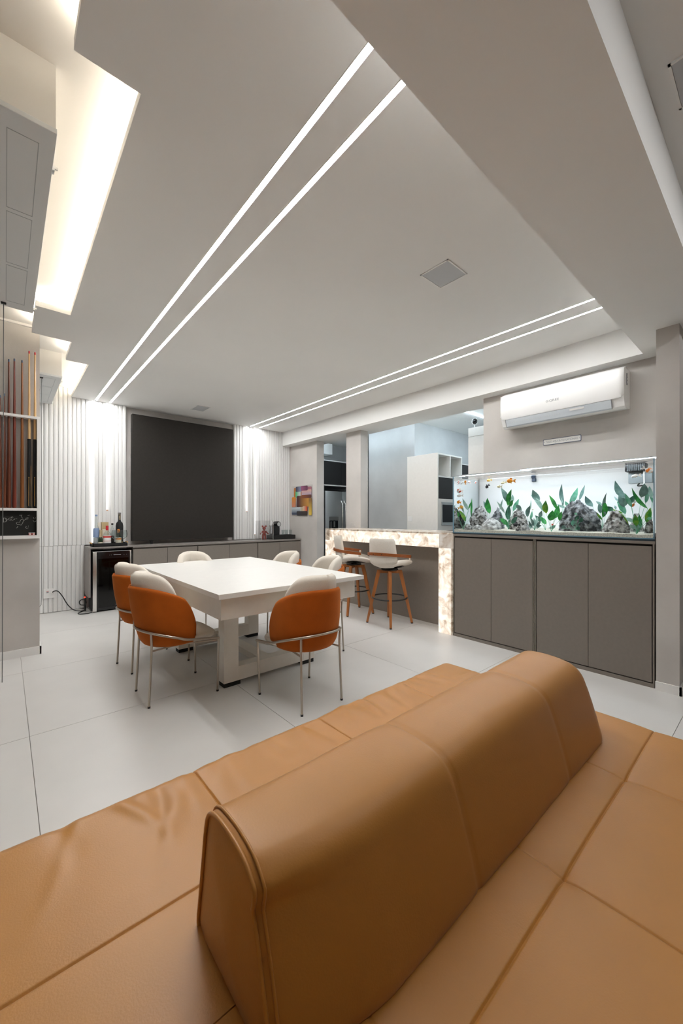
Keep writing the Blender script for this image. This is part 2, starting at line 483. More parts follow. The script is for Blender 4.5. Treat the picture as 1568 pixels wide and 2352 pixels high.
# ------------------------------------------------------------------ tables of tank contents (metres)
PLANTS=[
 ((3.66, 2.251),[((3.642, 2.309, 1.259), (3.613, 2.33, 1.351), 0.0231, 'g'),((3.654, 2.352, 1.251), (3.644, 2.364, 1.313), 0.0233, 'g'),((3.666, 2.221, 1.205), (3.676, 2.304, 1.325), 0.032, 'y'),((3.678, 2.168, 1.258), (3.707, 2.178, 1.452), 0.0166, 'g'),((3.648, 2.181, 1.319), (3.629, 2.241, 1.448), 0.0286, 'p'),((3.66, 2.188, 1.334), (3.66, 2.152, 1.416), 0.0136, 'g'),((3.672, 2.246, 1.289), (3.691, 2.301, 1.391), 0.0168, 'p')]),
 ((3.8, 2.03),[((3.782, 2.017, 1.285), (3.753, 2.028, 1.45), 0.0463, 'g'),((3.794, 2.055, 1.33), (3.784, 2.09, 1.418), 0.0286, 't')]),
 ((3.74, 1.799),[((3.722, 1.796, 1.361), (3.693, 1.748, 1.52), 0.0368, 'g'),((3.734, 1.812, 1.397), (3.724, 1.868, 1.543), 0.0413, 't'),((3.746, 1.769, 1.392), (3.756, 1.767, 1.474), 0.024, 'p'),((3.758, 1.764, 1.311), (3.787, 1.719, 1.429), 0.0326, 'h'),((3.728, 1.78, 1.353), (3.709, 1.745, 1.417), 0.0283, 'g'),((3.74, 1.805, 1.222), (3.74, 1.792, 1.372), 0.0427, 'd'),((3.752, 1.805, 1.169), (3.771, 1.908, 1.238), 0.0371, 'g'),((3.722, 1.827, 1.287), (3.693, 1.897, 1.41), 0.02, 'p'),((3.734, 1.888, 1.316), (3.724, 1.851, 1.43), 0.0145, 'p'),((3.746, 1.73, 1.37), (3.756, 1.677, 1.313), 0.0316, 't'),((3.758, 1.837, 1.165), (3.787, 1.767, 1.155), 0.0187, 'h'),((3.728, 1.766, 1.191), (3.709, 1.696, 1.258), 0.0388, 'd')]),
 ((3.85, 1.637),[((3.832, 1.659, 1.251), (3.803, 1.621, 1.36), 0.0323, 't'),((3.844, 1.652, 1.3), (3.834, 1.624, 1.418), 0.0127, 'p'),((3.856, 1.639, 1.226), (3.866, 1.627, 1.311), 0.0183, 'h')]),
 ((3.8, 1.478),[((3.782, 1.524, 1.403), (3.753, 1.576, 1.511), 0.0488, 't'),((3.794, 1.494, 1.305), (3.784, 1.608, 1.466), 0.031, 'p'),((3.806, 1.524, 1.205), (3.816, 1.577, 1.268), 0.0286, 'd'),((3.818, 1.477, 1.185), (3.847, 1.547, 1.258), 0.0324, 'g'),((3.788, 1.525, 1.244), (3.769, 1.498, 1.311), 0.0271, 't')]),
 ((3.68, 1.382),[((3.662, 1.417, 1.283), (3.633, 1.41, 1.4), 0.0388, 'y'),((3.674, 1.392, 1.219), (3.664, 1.365, 1.312), 0.0516, 'g'),((3.686, 1.337, 1.318), (3.696, 1.407, 1.449), 0.0256, 'g'),((3.698, 1.352, 1.241), (3.727, 1.339, 1.36), 0.0386, 'g'),((3.668, 1.312, 1.219), (3.649, 1.286, 1.301), 0.0266, 'g'),((3.68, 1.345, 1.177), (3.68, 1.407, 1.152), 0.023, 'p')]),
 ((3.66, 1.518),[((3.642, 1.53, 1.158), (3.613, 1.55, 1.218), 0.0172, 't'),((3.654, 1.528, 1.165), (3.644, 1.55, 1.251), 0.0185, 't'),((3.666, 1.523, 1.165), (3.676, 1.531, 1.244), 0.0199, 'p'),((3.678, 1.516, 1.168), (3.707, 1.511, 1.257), 0.0226, 'p'),((3.648, 1.497, 1.159), (3.629, 1.451, 1.218), 0.0197, 't'),((3.66, 1.502, 1.152), (3.66, 1.458, 1.179), 0.0171, 't'),((3.672, 1.539, 1.148), (3.691, 1.596, 1.17), 0.016, 't'),((3.642, 1.51, 1.172), (3.613, 1.467, 1.147), 0.0158, 'p')]),
 ((3.9, 1.363),[((3.882, 1.35, 1.363), (3.853, 1.356, 1.554), 0.0281, 't'),((3.894, 1.367, 1.332), (3.884, 1.374, 1.435), 0.0096, 'p'),((3.906, 1.307, 1.368), (3.916, 1.246, 1.519), 0.0382, 'h'),((3.918, 1.234, 1.404), (3.947, 1.198, 1.54), 0.0214, 't'),((3.888, 1.336, 1.337), (3.869, 1.403, 1.371), 0.0179, 'p'),((3.9, 1.314, 1.351), (3.9, 1.346, 1.399), 0.0229, 'h')]),
 ((3.92, 1.12),[((3.902, 1.121, 1.343), (3.873, 1.173, 1.438), 0.0391, 't')]),
 ((3.74, 1.008),[((3.722, 0.98, 1.266), (3.693, 0.965, 1.449), 0.0205, 't'),((3.734, 1.001, 1.246), (3.724, 0.989, 1.389), 0.0333, 'g'),((3.746, 1.021, 1.281), (3.756, 1.037, 1.371), 0.0289, 't'),((3.758, 1.014, 1.352), (3.787, 1.067, 1.386), 0.0174, 't'),((3.728, 1.005, 1.229), (3.709, 1.038, 1.29), 0.0138, 'y'),((3.74, 0.932, 1.304), (3.74, 0.974, 1.34), 0.034, 'd'),((3.752, 0.914, 1.316), (3.771, 0.932, 1.346), 0.0136, 't')]),
 ((3.84, 0.883),[((3.822, 0.869, 1.402), (3.793, 0.931, 1.552), 0.0408, 't'),((3.834, 0.881, 1.332), (3.824, 0.905, 1.469), 0.0627, 't'),((3.846, 0.871, 1.275), (3.856, 0.933, 1.382), 0.0342, 'h'),((3.858, 0.927, 1.385), (3.887, 0.96, 1.425), 0.0116, 't'),((3.828, 0.886, 1.282), (3.809, 0.955, 1.317), 0.0171, 'y')]),
 ((3.66, 0.759),[((3.642, 0.687, 1.314), (3.613, 0.779, 1.475), 0.024, 'g'),((3.654, 0.73, 1.4), (3.644, 0.709, 1.506), 0.0465, 't'),((3.666, 0.705, 1.357), (3.676, 0.698, 1.449), 0.02, 'h'),((3.678, 0.703, 1.209), (3.707, 0.683, 1.324), 0.0317, 'y'),((3.648, 0.758, 1.182), (3.629, 0.759, 1.271), 0.0292, 'y'),((3.66, 0.733, 1.18), (3.66, 0.742, 1.268), 0.0291, 'g'),((3.672, 0.77, 1.209), (3.691, 0.852, 1.243), 0.0225, 'p'),((3.642, 0.759, 1.163), (3.613, 0.795, 1.189), 0.0223, 'p'),((3.654, 0.788, 1.327), (3.644, 0.831, 1.438), 0.0236, 'h'),((3.666, 0.8, 1.36), (3.676, 0.78, 1.418), 0.0324, 'd'),((3.678, 0.757, 1.179), (3.707, 0.734, 1.178), 0.0193, 'p'),((3.648, 0.809, 1.198), (3.629, 0.852, 1.281), 0.0086, 'y'),((3.66, 0.696, 1.238), (3.66, 0.662, 1.246), 0.0189, 'h')]),
 ((3.88, 0.715),[((3.862, 0.701, 1.403), (3.833, 0.712, 1.495), 0.0319, 'p'),((3.874, 0.702, 1.362), (3.864, 0.73, 1.454), 0.0132, 'h')]),
 ((3.62, 1.164),[((3.602, 1.15, 1.278), (3.573, 1.169, 1.285), 0.0151, 'h'),((3.614, 1.167, 1.231), (3.604, 1.14, 1.266), 0.0233, 'd'),((3.626, 1.139, 1.208), (3.636, 1.122, 1.249), 0.0232, 'd'),((3.638, 1.196, 1.178), (3.667, 1.2, 1.231), 0.026, 'd'),((3.608, 1.149, 1.144), (3.589, 1.133, 1.174), 0.0232, 'd'),((3.62, 1.276, 1.153), (3.62, 1.244, 1.177), 0.0239, 't')]),
]
FISH= [((3.63, 2.293, 1.629), 0.0416, 'redwhite', 20, -1), ((3.66, 2.264, 1.615), 0.0416, 'white', 60, 1), ((3.69, 2.242, 1.625), 0.0463, 'orange', 85, 1), ((3.8, 2.259, 1.642), 0.0425, 'redwhite', -40, -1), ((3.85, 2.216, 1.647), 0.0331, 'redwhite', 50, -1), ((3.75, 2.004, 1.63), 0.0536, 'gold', 8, -1), ((3.7, 1.997, 1.566), 0.0619, 'black', 30, -1), ((3.75, 1.851, 1.594), 0.0607, 'silver', 12, -1), ((3.7, 1.87, 1.553), 0.0648, 'silver', -4, -1), ((3.66, 1.733, 1.598), 0.0834, 'orange', -3, -1), ((3.625, 2.293, 1.527), 0.0924, 'redwhite', -8, -1), ((3.64, 2.3, 1.477), 0.0742, 'white', 2, -1), ((3.625, 2.306, 1.408), 0.0648, 'orange', -10, -1), ((3.65, 2.284, 1.352), 0.0648, 'gold', 18, 1), ((3.9, 1.635, 1.323), 0.0213, 'silver', 10, -1), ((3.64, 1.355, 1.192), 0.0345, 'redwhite', 60, -1), ((3.7, 0.788, 1.355), 0.0544, 'orangewhite', 55, -1), ((3.68, 0.7, 1.631), 0.0794, 'orangewhite', -35, 1), ((3.72, 0.773, 1.573), 0.0714, 'white', 6, -1), ((3.63, 1.667, 1.18), 0.0696, 'black', 0, -1), ((3.8, 0.69, 1.304), 0.0271, 'white', 70, 1), ((3.72, 0.943, 1.285), 0.0177, 'gold', 0, 1)]
ROCKS= [(3.86, 2.17, 0.102, 1.36, 1.197, 1), (3.84, 1.962, 0.07, 1.326, 1.199, 0), (3.7, 1.958, 0.098, 1.244, 1.12, 2), (3.8, 1.725, 0.092, 1.322, 1.184, 1), (3.66, 1.602, 0.041, 1.187, 1.128, 2), (3.8, 1.2, 0.154, 1.401, 1.124, 0), (3.72, 0.908, 0.09, 1.294, 1.128, 1), (3.72, 0.696, 0.028, 1.262, 1.137, 1), (3.95, 0.818, 0.049, 1.278, 1.203, 1), (3.7, 2.216, 0.055, 1.174, 1.119, 1), (3.68, 2.093, 0.056, 1.173, 1.121, 2), (3.63, 1.655, 0.025, 1.159, 1.128, 1)]
# ------------------------------------------------------------------ the setting
ZH, ZL, ZC = 2.87, 2.61, 2.985       # main ceiling, dropped band / beam, cove ceiling
YB = 6.35                            # back wall
XW = 4.16                            # right-hand wall plane
fl = struct('floor', MB().box(-3.2, 7.2, -4.2, 6.6, -0.05, -0.004), 'grout', label='pale porcelain tiled floor')
gx, gy, pitch, j = 0.104, 0.43, 1.2, 0.0016
tile_me = MB().box(j, pitch - j, j, pitch - j, -0.004, 0.0).mesh('tile', 'porcelain_tile')
for ix in range(-3, 6):
    for iy in range(-4, 5):
        x, y = gx + pitch * ix, gy + pitch * iy
        share('tile', tile_me, fl, (x, y, 0))

struct('wall_back', MB().box(-0.6, 4.5, YB + 0.03, YB + 0.18, 0, ZC + 0.1), 'grey_plaster')
struct('wall_left', MB().box(-3.2, 0.238, 4.49, 4.66, 0, ZC), 'grey_plaster')
struct('wall_left_return', MB().box(-0.75, -0.6, 4.66, YB + 0.1, 0, ZC), 'white_paint')
struct('wall_right', MB().box(XW - 0.01, XW + 0.16, 0.40, 2.29, 0, ZL), 'grey_plaster')
struct('column', MB().box(3.565, XW - 0.01, 0.495, 0.625, 0, ZL), 'grey_plaster')
struct('pillar', MB().box(4.17, 4.33, 5.47, YB + 0.03, 0, ZL), 'grey_plaster')
struct('pillar', MB().box(4.175, 4.335, 4.355, 4.69, 0, ZL), 'grey_plaster')
struct('baseboard_left', MB().prism([(-3.2, 0.0), (-3.2, 0.072), (0.250, 0.072), (0.250, 0.0)], 4.478, 4.49, 'y').box(0.238, 0.250, 4.478, 4.66, 0, 0.072), 'white_paint')
struct('baseboard_right', MB().box(3.553, 3.565, 0.483, 0.628, 0, 0.062).box(3.553, 4.15, 0.483, 0.495, 0, 0.062), 'white_paint')
# rest of the shell, beyond the frame
struct('wall_right_near', MB().box(4.15, 4.3, -4.2, 0.40, 0, ZH), 'grey_plaster')
struct('wall_rear', MB().box(-3.2, 4.3, -4.3, -4.2, 0, ZC), 'grey_plaster')
struct('wall_left_near', MB().box(-3.3, -3.2, -4.3, 4.6, 0, ZC), 'grey_plaster')

# main ceiling: a thin slab with a stepped free edge along the light cove
edge = [(0.18, -4.2), (0.18, 1.622), (0.392, 1.622), (0.395, 3.77), (0.175, 3.77), (0.175, 4.345), (0.464, 4.345), (0.47, 4.872), (0.67, 4.872), (0.672, YB + 0.03)]
struct('ceiling', MB().prism(edge + [(4.5, YB + 0.03), (4.5, -4.2)], ZH, ZH + 0.042, 'z'), 'ceiling_paint')
struct('ceiling_cove', MB().box(-3.2, 4.5, -4.2, YB + 0.1, ZC, ZC + 0.05), 'warm_paint')
struct('ceiling_dropped_band', MB().box(0.18, 4.5, 0.345, 0.787, ZL, ZH), 'ceiling_paint')
struct('beam', MB().box(4.0, 4.5, 0.787, YB + 0.03, ZL, ZH), 'ceiling_paint')
struct('trim_1', MB().box(-3.2, 0.238, 4.47, 4.49, ZC - 0.02, ZC), 'warm_paint')
# cove light tape lies on the slab, a little back from its free edge
tape = MB()
for (a, b) in zip(edge[1:-1], edge[2:]):
    if abs(a[0] - b[0]) < 0.02:
        tape.box(max(a[0], b[0]) + 0.03, max(a[0], b[0]) + 0.045, a[1] + 0.02, b[1] - 0.02, ZH + 0.043, ZH + 0.052)
    elif a[1] < 4 and b[0] < a[0]:
        tape.box(b[0] + 0.02, a[0] - 0.01, a[1] + 0.03, a[1] + 0.045, ZH + 0.043, ZH + 0.052)
tape.box(0.21, 0.225, -3.0, 1.58, ZH + 0.043, ZH + 0.052)
tag(tape.obj('cove_light_tape', 'led_warm'), 'warm white light tape hidden on top of the stepped ceiling edge', 'light')

# light strips set flush in the ceiling and running down the ribbed wall
def ceiling_strip(x, y0, y1, label, SW=0.0125):
    t = thing('ceiling_light_strip', label, 'light', (x, (y0 + y1) / 2, ZH), 0, 'long recessed ceiling light strips')
    L = (y1 - y0) / 2
    MB().box(-SW, SW, -L, L, -0.0012, 0.0).obj('diffuser', 'led_white', t)
    MB().box(-SW - 0.003, -SW, -L, L, -0.002, 0.0).box(SW, SW + 0.003, -L, L, -0.002, 0.0).obj('profile', 'white_paint', t)
ceiling_strip(0.947, 0.79, 6.27, 'long recessed ceiling light strip, first of four from the cue rack side')
ceiling_strip(1.119, 0.79, 6.27, 'long recessed ceiling light strip, second of four from the cue rack side')
ceiling_strip(3.294, 0.79, 6.27, 'long recessed ceiling light strip, third of four, inner one of the pair by the beam', 0.0095)
ceiling_strip(3.474, 0.79, 6.27, 'long recessed ceiling light strip nearest the beam over the bar', 0.0095)
tag(MB().box(0.9, 4.0, -0.165, -0.140, ZH - 0.003, ZH).obj('ceiling_light_strip', 'led_band_fill'), 'added unseen light strip brightening the near face of the dropped band', 'light')  # out of view, added to brighten the near face of the dropped band
YR = 6.32
def wall_strip(x, z0, label, w=0.010):
    t = thing('wall_light_strip', label, 'light', (x, YR, z0), 0, 'vertical light strips in the ribbed wall')
    MB().box(-w, w, 0.004, 0.0145, 0.012, ZH - z0).obj('diffuser', 'led_wall', t)
    MB().box(-w, w, 0.003, 0.0145, 0, 0.012).obj('end_cap', 'amber', t)
wall_strip(0.925, 0.865, 'tall vertical wall light strip reaching down behind the bottles', 0.014)
wall_strip(1.093, 1.345, 'short vertical wall light strip between the bottles and the dark panel')
wall_strip(3.256, 1.345, 'short vertical wall light strip right beside the dark panel')
wall_strip(3.414, 0.93, 'tall vertical wall light strip above the red figurine')

# ribbed wall panelling: every rib is a piece of its own
def ribs(name, label, x0, x1, z0, z1, skip=()):
    p = struct(name, MB().box(x0, x1, YR + 0.0155, YR + 0.055, z0, z1), 'rib_white', label=label)
    n = round((x1 - x0) / 0.0502)
    w = (x1 - x0) / n
    me = MB().prism([(0.0022, 0.016), (0.0055, 0.003), (0.011, 0.0), (w - 0.011, 0.0), (w - 0.0055, 0.003), (w - 0.0022, 0.016)], z0, z1, 'z').mesh('slat', 'rib_white', 40)
    for k in range(n):
        xc = x0 + (k + 0.5) * w
        if any(abs(xc - s) < 0.024 for s in skip):
            continue
        share('slat', me, p, (x0 + k * w, YR, 0))
ribs('wall_panel_ribbed_upper', 'upper white ribbed wall panel beside the cue rack', -0.58, 1.334, 0.873, ZC, (0.925, 1.093))
ribs('wall_panel_ribbed_lower', 'lower white ribbed wall panel beside the wine cooler', -0.58, 0.822, 0.006, 0.870)
ribs('wall_panel_ribbed_right', 'white ribbed wall panel right of the dark panel', 3.007, 4.17, 0.86, ZH, (3.256, 3.414))

# kitchen shell
struct('kitchen_wall', MB().box(4.93, 7.0, 3.90, 4.93, 0, 2.78), 'grey_plaster_cool')
struct('kitchen_wall_back', MB().box(4.33, 7.0, YB + 0.0, YB + 0.15, 0, 2.78), 'grey_plaster_cool')
struct('kitchen_wall_side', MB().box(7.0, 7.15, 0.4, YB + 0.15, 0, 2.78), 'grey_plaster_cool')
struct('kitchen_wall_near', MB().box(4.31, 7.15, 0.25, 0.40, 0, 2.78), 'grey_plaster_cool')
struct('kitchen_ceiling', MB().box(4.5, 7.15, 0.25, YB + 0.15, 2.78, 2.84), 'ceiling_paint')
def kitchen_strip(x0, x1, y0, y1, label, m='led_kitchen'):
    tag(MB().box(x0, x1, y0, y1, 2.772, 2.78).obj('kitchen_light_strip', m), label, 'light', 'kitchen ceiling light strips')
kitchen_strip(4.96, 6.4, 3.03, 3.055, 'white light strip on the kitchen ceiling above the tall white cabinet')
kitchen_strip(4.96, 6.4, 1.5, 1.525, 'white light strip on the kitchen ceiling behind the aquarium wall')
kitchen_strip(4.56, 4.58, 2.6, 6.1, 'added unseen light strip behind the beam brightening the grey kitchen wall', 'led_kitchen_fill')  # hidden by the beam, added to light the kitchen wall and refrigerator

# ------------------------------------------------------------------ ceiling speakers
def speaker(x0, x1, y0, y1, label):
    cx, cy, a, b = (x0 + x1) / 2, (y0 + y1) / 2, (x1 - x0) / 2, (y1 - y0) / 2
    t = thing('ceiling_speaker', label, 'speaker', (cx, cy, ZH), 0, 'square flush speakers in the ceiling')
    MB().box(-a, a, -b, -b + 0.008, -0.006, 0).box(-a, a, b - 0.008, b, -0.006, 0).box(-a, -a + 0.008, -b, b, -0.006, 0).box(a - 0.008, a, -b, b, -0.006, 0).obj('frame', 'white_paint', t)
    MB().box(-a + 0.008, a - 0.008, -b + 0.008, b - 0.008, -0.004, 0, 0.0015).obj('grille', 'grille_grey', t)
speaker(2.093, 2.319, 1.394, 1.608, 'square grey flush speaker in the middle of the white ceiling')
speaker(2.093, 2.285, 5.57, 5.86, 'square grey flush speaker in the ceiling close to the dark panel')
speaker(1.79, 2.02, 0.05, 0.281, 'square grey flush speaker in the ceiling behind the dropped band')

# ------------------------------------------------------------------ overhead boxes with panelled undersides
def overhead_box(x0, x1, y0, y1, z, label, ngroove, gx0):
    t = thing('overhead_box', label, 'ceiling box', (0, 0, 0), 0, 'white panelled boxes hanging from the cove ceiling')
    MB().box(x0 + 0.004, x1 - 0.004, y0 + 0.004, y1, z + 0.02, ZC).obj('housing', 'warm_paint', t)
    MB().box(x0, x1, y0, y1, z, z + 0.02, 0.002).obj('panel', 'panel_door', t)
    rim = MB()
    n = ngroove
    L = (y1 - y0 - 0.16) / n
    for k in range(n):
        a, b = y0 + 0.09 + k * L, y0 + 0.09 + (k + 1) * L - 0.03
        xa, xb = gx0, x1 - 0.05
        rim.box(xb - 0.003, xb, a, b, z - 0.001, z).box(xa, xa + 0.003, a, b, z - 0.001, z).box(xa, xb, b - 0.003, b, z - 0.001, z).box(xa, xb, a, a + 0.003, z - 0.001, z)
    rim.obj('moulding', 'panel_groove', t)
    for yy in (y0 + 0.22, y1 - 0.04):
        MB().box(x1, x1 + 0.008, yy - 0.015, yy + 0.015, z + 0.005, z + 0.02).box(x1 + 0.006, x1 + 0.02, yy - 0.003, yy + 0.003, z + 0.02, z + 0.03).obj('hinge', 'steel', t)
    return t
b1 = overhead_box(-1.0, 0.151, 1.84, 3.575, 2.722, 'long white overhead box with panelled underside nearest the camera', 3, 0.003)
b2 = overhead_box(-0.58, 0.455, 5.03, 6.28, 2.722, 'white overhead box with panelled underside beside the ribbed wall', 3, 0.30)
def cord(t, x, y, z0, pts):
    MB().box(x - 0.014, x + 0.014, y - 0.012, y + 0.012, 2.712, 2.722, 0.003).obj('cord_anchor', 'black_plastic', t)
    MB().tube([(x, y, 2.714)] + pts, 0.0028, 6).obj('pull_cord', 'cord_grey', t, 60)
cord(b1, -0.0085, 3.52, 0, [(-0.0085, 3.52, 2.1), (-0.012, 3.52, 1.5), (-0.014, 3.52, 0.9), (-0.015, 3.52, 0.3), (-0.016, 3.52, 0.12)])
cord(b2, 0.288, 5.14, 0, [(0.288, 5.14, 1.9), (0.289, 5.14, 1.0), (0.288, 5.14, 0.38), (0.285, 5.14, 0.33), (0.270, 5.14, 0.31)])
# ------------------------------------------------------------------ cue rack on the left wall
t = thing('cue_rack', 'white wall rack with shelves for billiard cues on the grey wall', 'rack', (0, 4.49, 0))
MB().box(0.214, 0.236, -0.075, 0, 1.06, 2.155, 0.001).obj('side_panel', 'white_paint', t)
MB().box(-0.6, 0.236, -0.078, 0, 2.130, 2.152, 0.001).obj('shelf', 'white_paint', t)
MB().box(-0.6, 0.216, -0.078, 0, 1.308, 1.330, 0.001).obj('shelf', 'white_paint', t)
MB().box(-0.6, 0.216, -0.082, 0, 1.060, 1.088, 0.001).obj('shelf', 'white_paint', t)
def cue(x, ztop, m, label, kind=0):
    t = thing('billiard_cue', label, 'billiard cue', (x, 4.49 - 0.038, 1.331), 0, 'billiard cues in the white wall rack')
    H = ztop - 1.331
    f = lambda z: 0.0145 - 0.0085 * z / H
    if kind:
        zg = 0.62
        MB().lathe([(f(zg), zg), (f(H), H - 0.02)], 14).obj('shaft', m, t, 40)
        MB().lathe([(0.0120, 0), (0.0155, 0.02), (f(zg) + 0.002, zg)], 14).obj('grip', 'black_matte', t, 40)
        MB().tube([(-0.004, -0.0148, 0.02), (-0.003, -0.0144, 0.27)], 0.0016, 6).ball((-0.003, -0.0144, 0.275), 0.004, 8, 6).obj('inlay', 'gold_inlay', t, 40)
        MB().tube([(0.0125, -0.0085, 0.02), (0.0112, -0.008, 0.38)], 0.0014, 6).obj('inlay', 'gold_inlay', t, 40)
        MB().lathe([(f(H), H - 0.02), (f(H), H), (f(H) * .7, H + 0.004)], 12).obj('tip', 'red_cap', t, 40)
    else:
        MB().lathe([(0.0120, 0), (0.0150, 0.012), (f(H), H - 0.02)], 14).obj('shaft', m, t, 40)
        MB().lathe([(f(H), H - 0.02), (f(H), H), (f(H) * .7, H + 0.004)], 12).obj('tip', 'magnet_blue', t, 40)
cue(-0.034, 2.30, 'cue_dark', 'dark wooden billiard cue behind the hanging cord at the rack edge')
cue(-0.006, 2.32, 'cue_dark', 'short dark wooden billiard cue, lowest tip in the rack')
cue(0.024, 2.625, 'cue_dark', 'dark brown billiard cue standing next to the short one')
cue(0.061, 2.64, 'cue_red', 'reddish brown billiard cue in the middle of the wooden ones')
cue(0.113, 2.64, 'cue_brown', 'lighter brown billiard cue next to the black-handled ones')
cue(0.162, 2.735, 'cue_maple', 'pale maple billiard cue with black grip, inner one of the two', 1)
cue(0.203, 2.735, 'cue_maple', 'pale maple billiard cue with black grip at the rack side panel', 1)
# chalkboard and chalk drawing
t = thing('chalkboard', 'small black chalkboard with chalk doodles below the billiard cues', 'chalkboard', (0, 4.472, 0))
MB().box(-0.6, 0.214, 0, 0.016, 1.088, 1.308).obj('board', 'chalkboard', t)
def px(u, v):     # drawing units of the board: u 0..1 over 0.23 m, v 0..1 downwards
    return (-0.018 + u * 0.232, -0.0012, 1.306 - v * 0.218)
def stroke(*pts):
    MB().tube([px(*p) for p in pts], 0.0013, 5).obj('chalk_stroke', 'chalk', t)
stroke((0.03, 0.28), (0.03, 0.46)); stroke((0.0, 0.29), (0.08, 0.29), (0.14, 0.35), (0.10, 0.43), (0.0, 0.46)); stroke((0.09, 0.29), (0.11, 0.42))
stroke((0.24, 0.28), (0.17, 0.30), (0.17, 0.36), (0.24, 0.38))
stroke((0.25, 0.24), (0.26, 0.30)); stroke((0.29, 0.23), (0.30, 0.29)); stroke((0.23, 0.34), (0.28, 0.38), (0.34, 0.35), (0.36, 0.31)); stroke((0.38, 0.32), (0.42, 0.32))
stroke((0.42, 0.55), (0.39, 0.49), (0.42, 0.46), (0.49, 0.47), (0.53, 0.36), (0.59, 0.33), (0.61, 0.40), (0.58, 0.50), (0.54, 0.58), (0.42, 0.55))
stroke((0.62, 0.39), (0.68, 0.33)); stroke((0.67, 0.30), (0.75, 0.27), (0.74, 0.33), (0.68, 0.34)); stroke((0.45, 0.62), (0.40, 0.70))
stroke((0.48, 0.18), (0.56, 0.17)); stroke((0.57, 0.16), (0.53, 0.20), (0.55, 0.25), (0.58, 0.29)); stroke((0.73, 0.19), (0.80, 0.17))
stroke((0.91, 0.26), (0.92, 0.32)); stroke((0.97, 0.27), (0.95, 0.33)); stroke((0.89, 0.38), (0.93, 0.45), (0.98, 0.43), (1.0, 0.39))
stroke((0.68, 0.62), (0.69, 0.66)); stroke((0.76, 0.61), (0.75, 0.64)); stroke((0.66, 0.67), (0.70, 0.72), (0.76, 0.69))
for i, (x, lab) in enumerate(((0.168, 'red and white chalk box left of its twin on the rack shelf'), (0.193, 'red and white chalk box nearest the rack side panel'))):
    t = thing('chalk_box', lab, 'chalk box', (x, 4.44, 1.0885), 0, 'chalk boxes on the rack shelf')
    MB().box(-0.010, 0.010, -0.010, 0.010, 0, 0.019, 0.001).obj('box', 'red_print', t)
    MB().box(-0.0105, 0.0105, -0.0105, 0.0105, 0.019, 0.023).box(-0.006, 0.006, -0.0108, -0.01, 0.003, 0.015).obj('wrapper', 'paper_white', t)

# outlet and black lead
t = thing('power_outlet', 'white power outlet plate low on the ribbed wall', 'outlet', (0.434, YR - 0.001, 0.255))
MB().box(-0.062, 0.062, -0.012, 0, -0.062, 0.062, 0.002).obj('plate', 'white_paint', t)
MB().box(-0.036, 0.0, -0.0135, -0.012, 0.004, 0.040).obj('module', 'paper_white', t)
MB().box(-0.030, -0.006, -0.0142, -0.0135, 0.028, 0.033).obj('print', 'red_print', t)
MB().box(-0.030, -0.008, -0.0142, -0.0135, 0.008, 0.020).obj('print', 'grey_print', t)
MB().lathe([(0.020, 0), (0.020, 0.02), (0.014, 0.03)], 16).xf(Matrix.Translation((0.030, -0.012, 0.014)) @ Matrix.Rotation(pi / 2, 4, 'X')).obj('plug', 'white_paint', t, 40)
def smooth_path(pts, n=6):
    P = [Vector(p) for p in pts]
    out = []
    for i in range(len(P) - 1):
        a, b, c, d = P[max(i - 1, 0)], P[i], P[i + 1], P[min(i + 2, len(P) - 1)]
        for k in range(n):
            s = k / n
            out.append(0.5 * ((2 * b) + (c - a) * s + (2 * a - 5 * b + 4 * c - d) * s * s + (3 * b - a - 3 * c + d) * s ** 3))
    return out + [P[-1]]
cab = smooth_path([(0.464, 6.276, 0.272), (0.48, 6.26, 0.287), (0.52, 6.25, 0.282), (0.565, 6.235, 0.215), (0.62, 6.21, 0.10), (0.68, 6.17, 0.03), (0.75, 6.14, 0.008), (0.80, 6.14, 0.008), (0.72, 6.04, 0.006), (0.72, 5.96, 0.006), (0.80, 5.93, 0.006), (0.852, 5.965, 0.006)])
tag(MB().tube(cab, 0.006, 8).obj('power_lead', 'cable_black', None, 60), 'black power lead curving from the outlet to the wine cooler', 'cable')
t = thing('cable_bundle', 'small black bundle of leads with red plug behind the wine cooler', 'cable', (0.79, 6.10, 0))
MB().tube(smooth_path([(0.0, 0, 0.008), (0.005, 0, 0.08), (-0.045, 0, 0.10), (-0.05, 0, 0.15), (0.0, 0, 0.165), (0.02, 0, 0.12), (0.0, 0, 0.06)]), 0.006, 8).tube([(0.01, 0.01, 0.006), (0.012, 0, 0.18)], 0.010, 8).obj('lead', 'cable_black', t, 60)
MB().box(-0.004, 0.012, -0.008, 0.008, 0.18, 0.197).obj('plug', 'status_red', t)

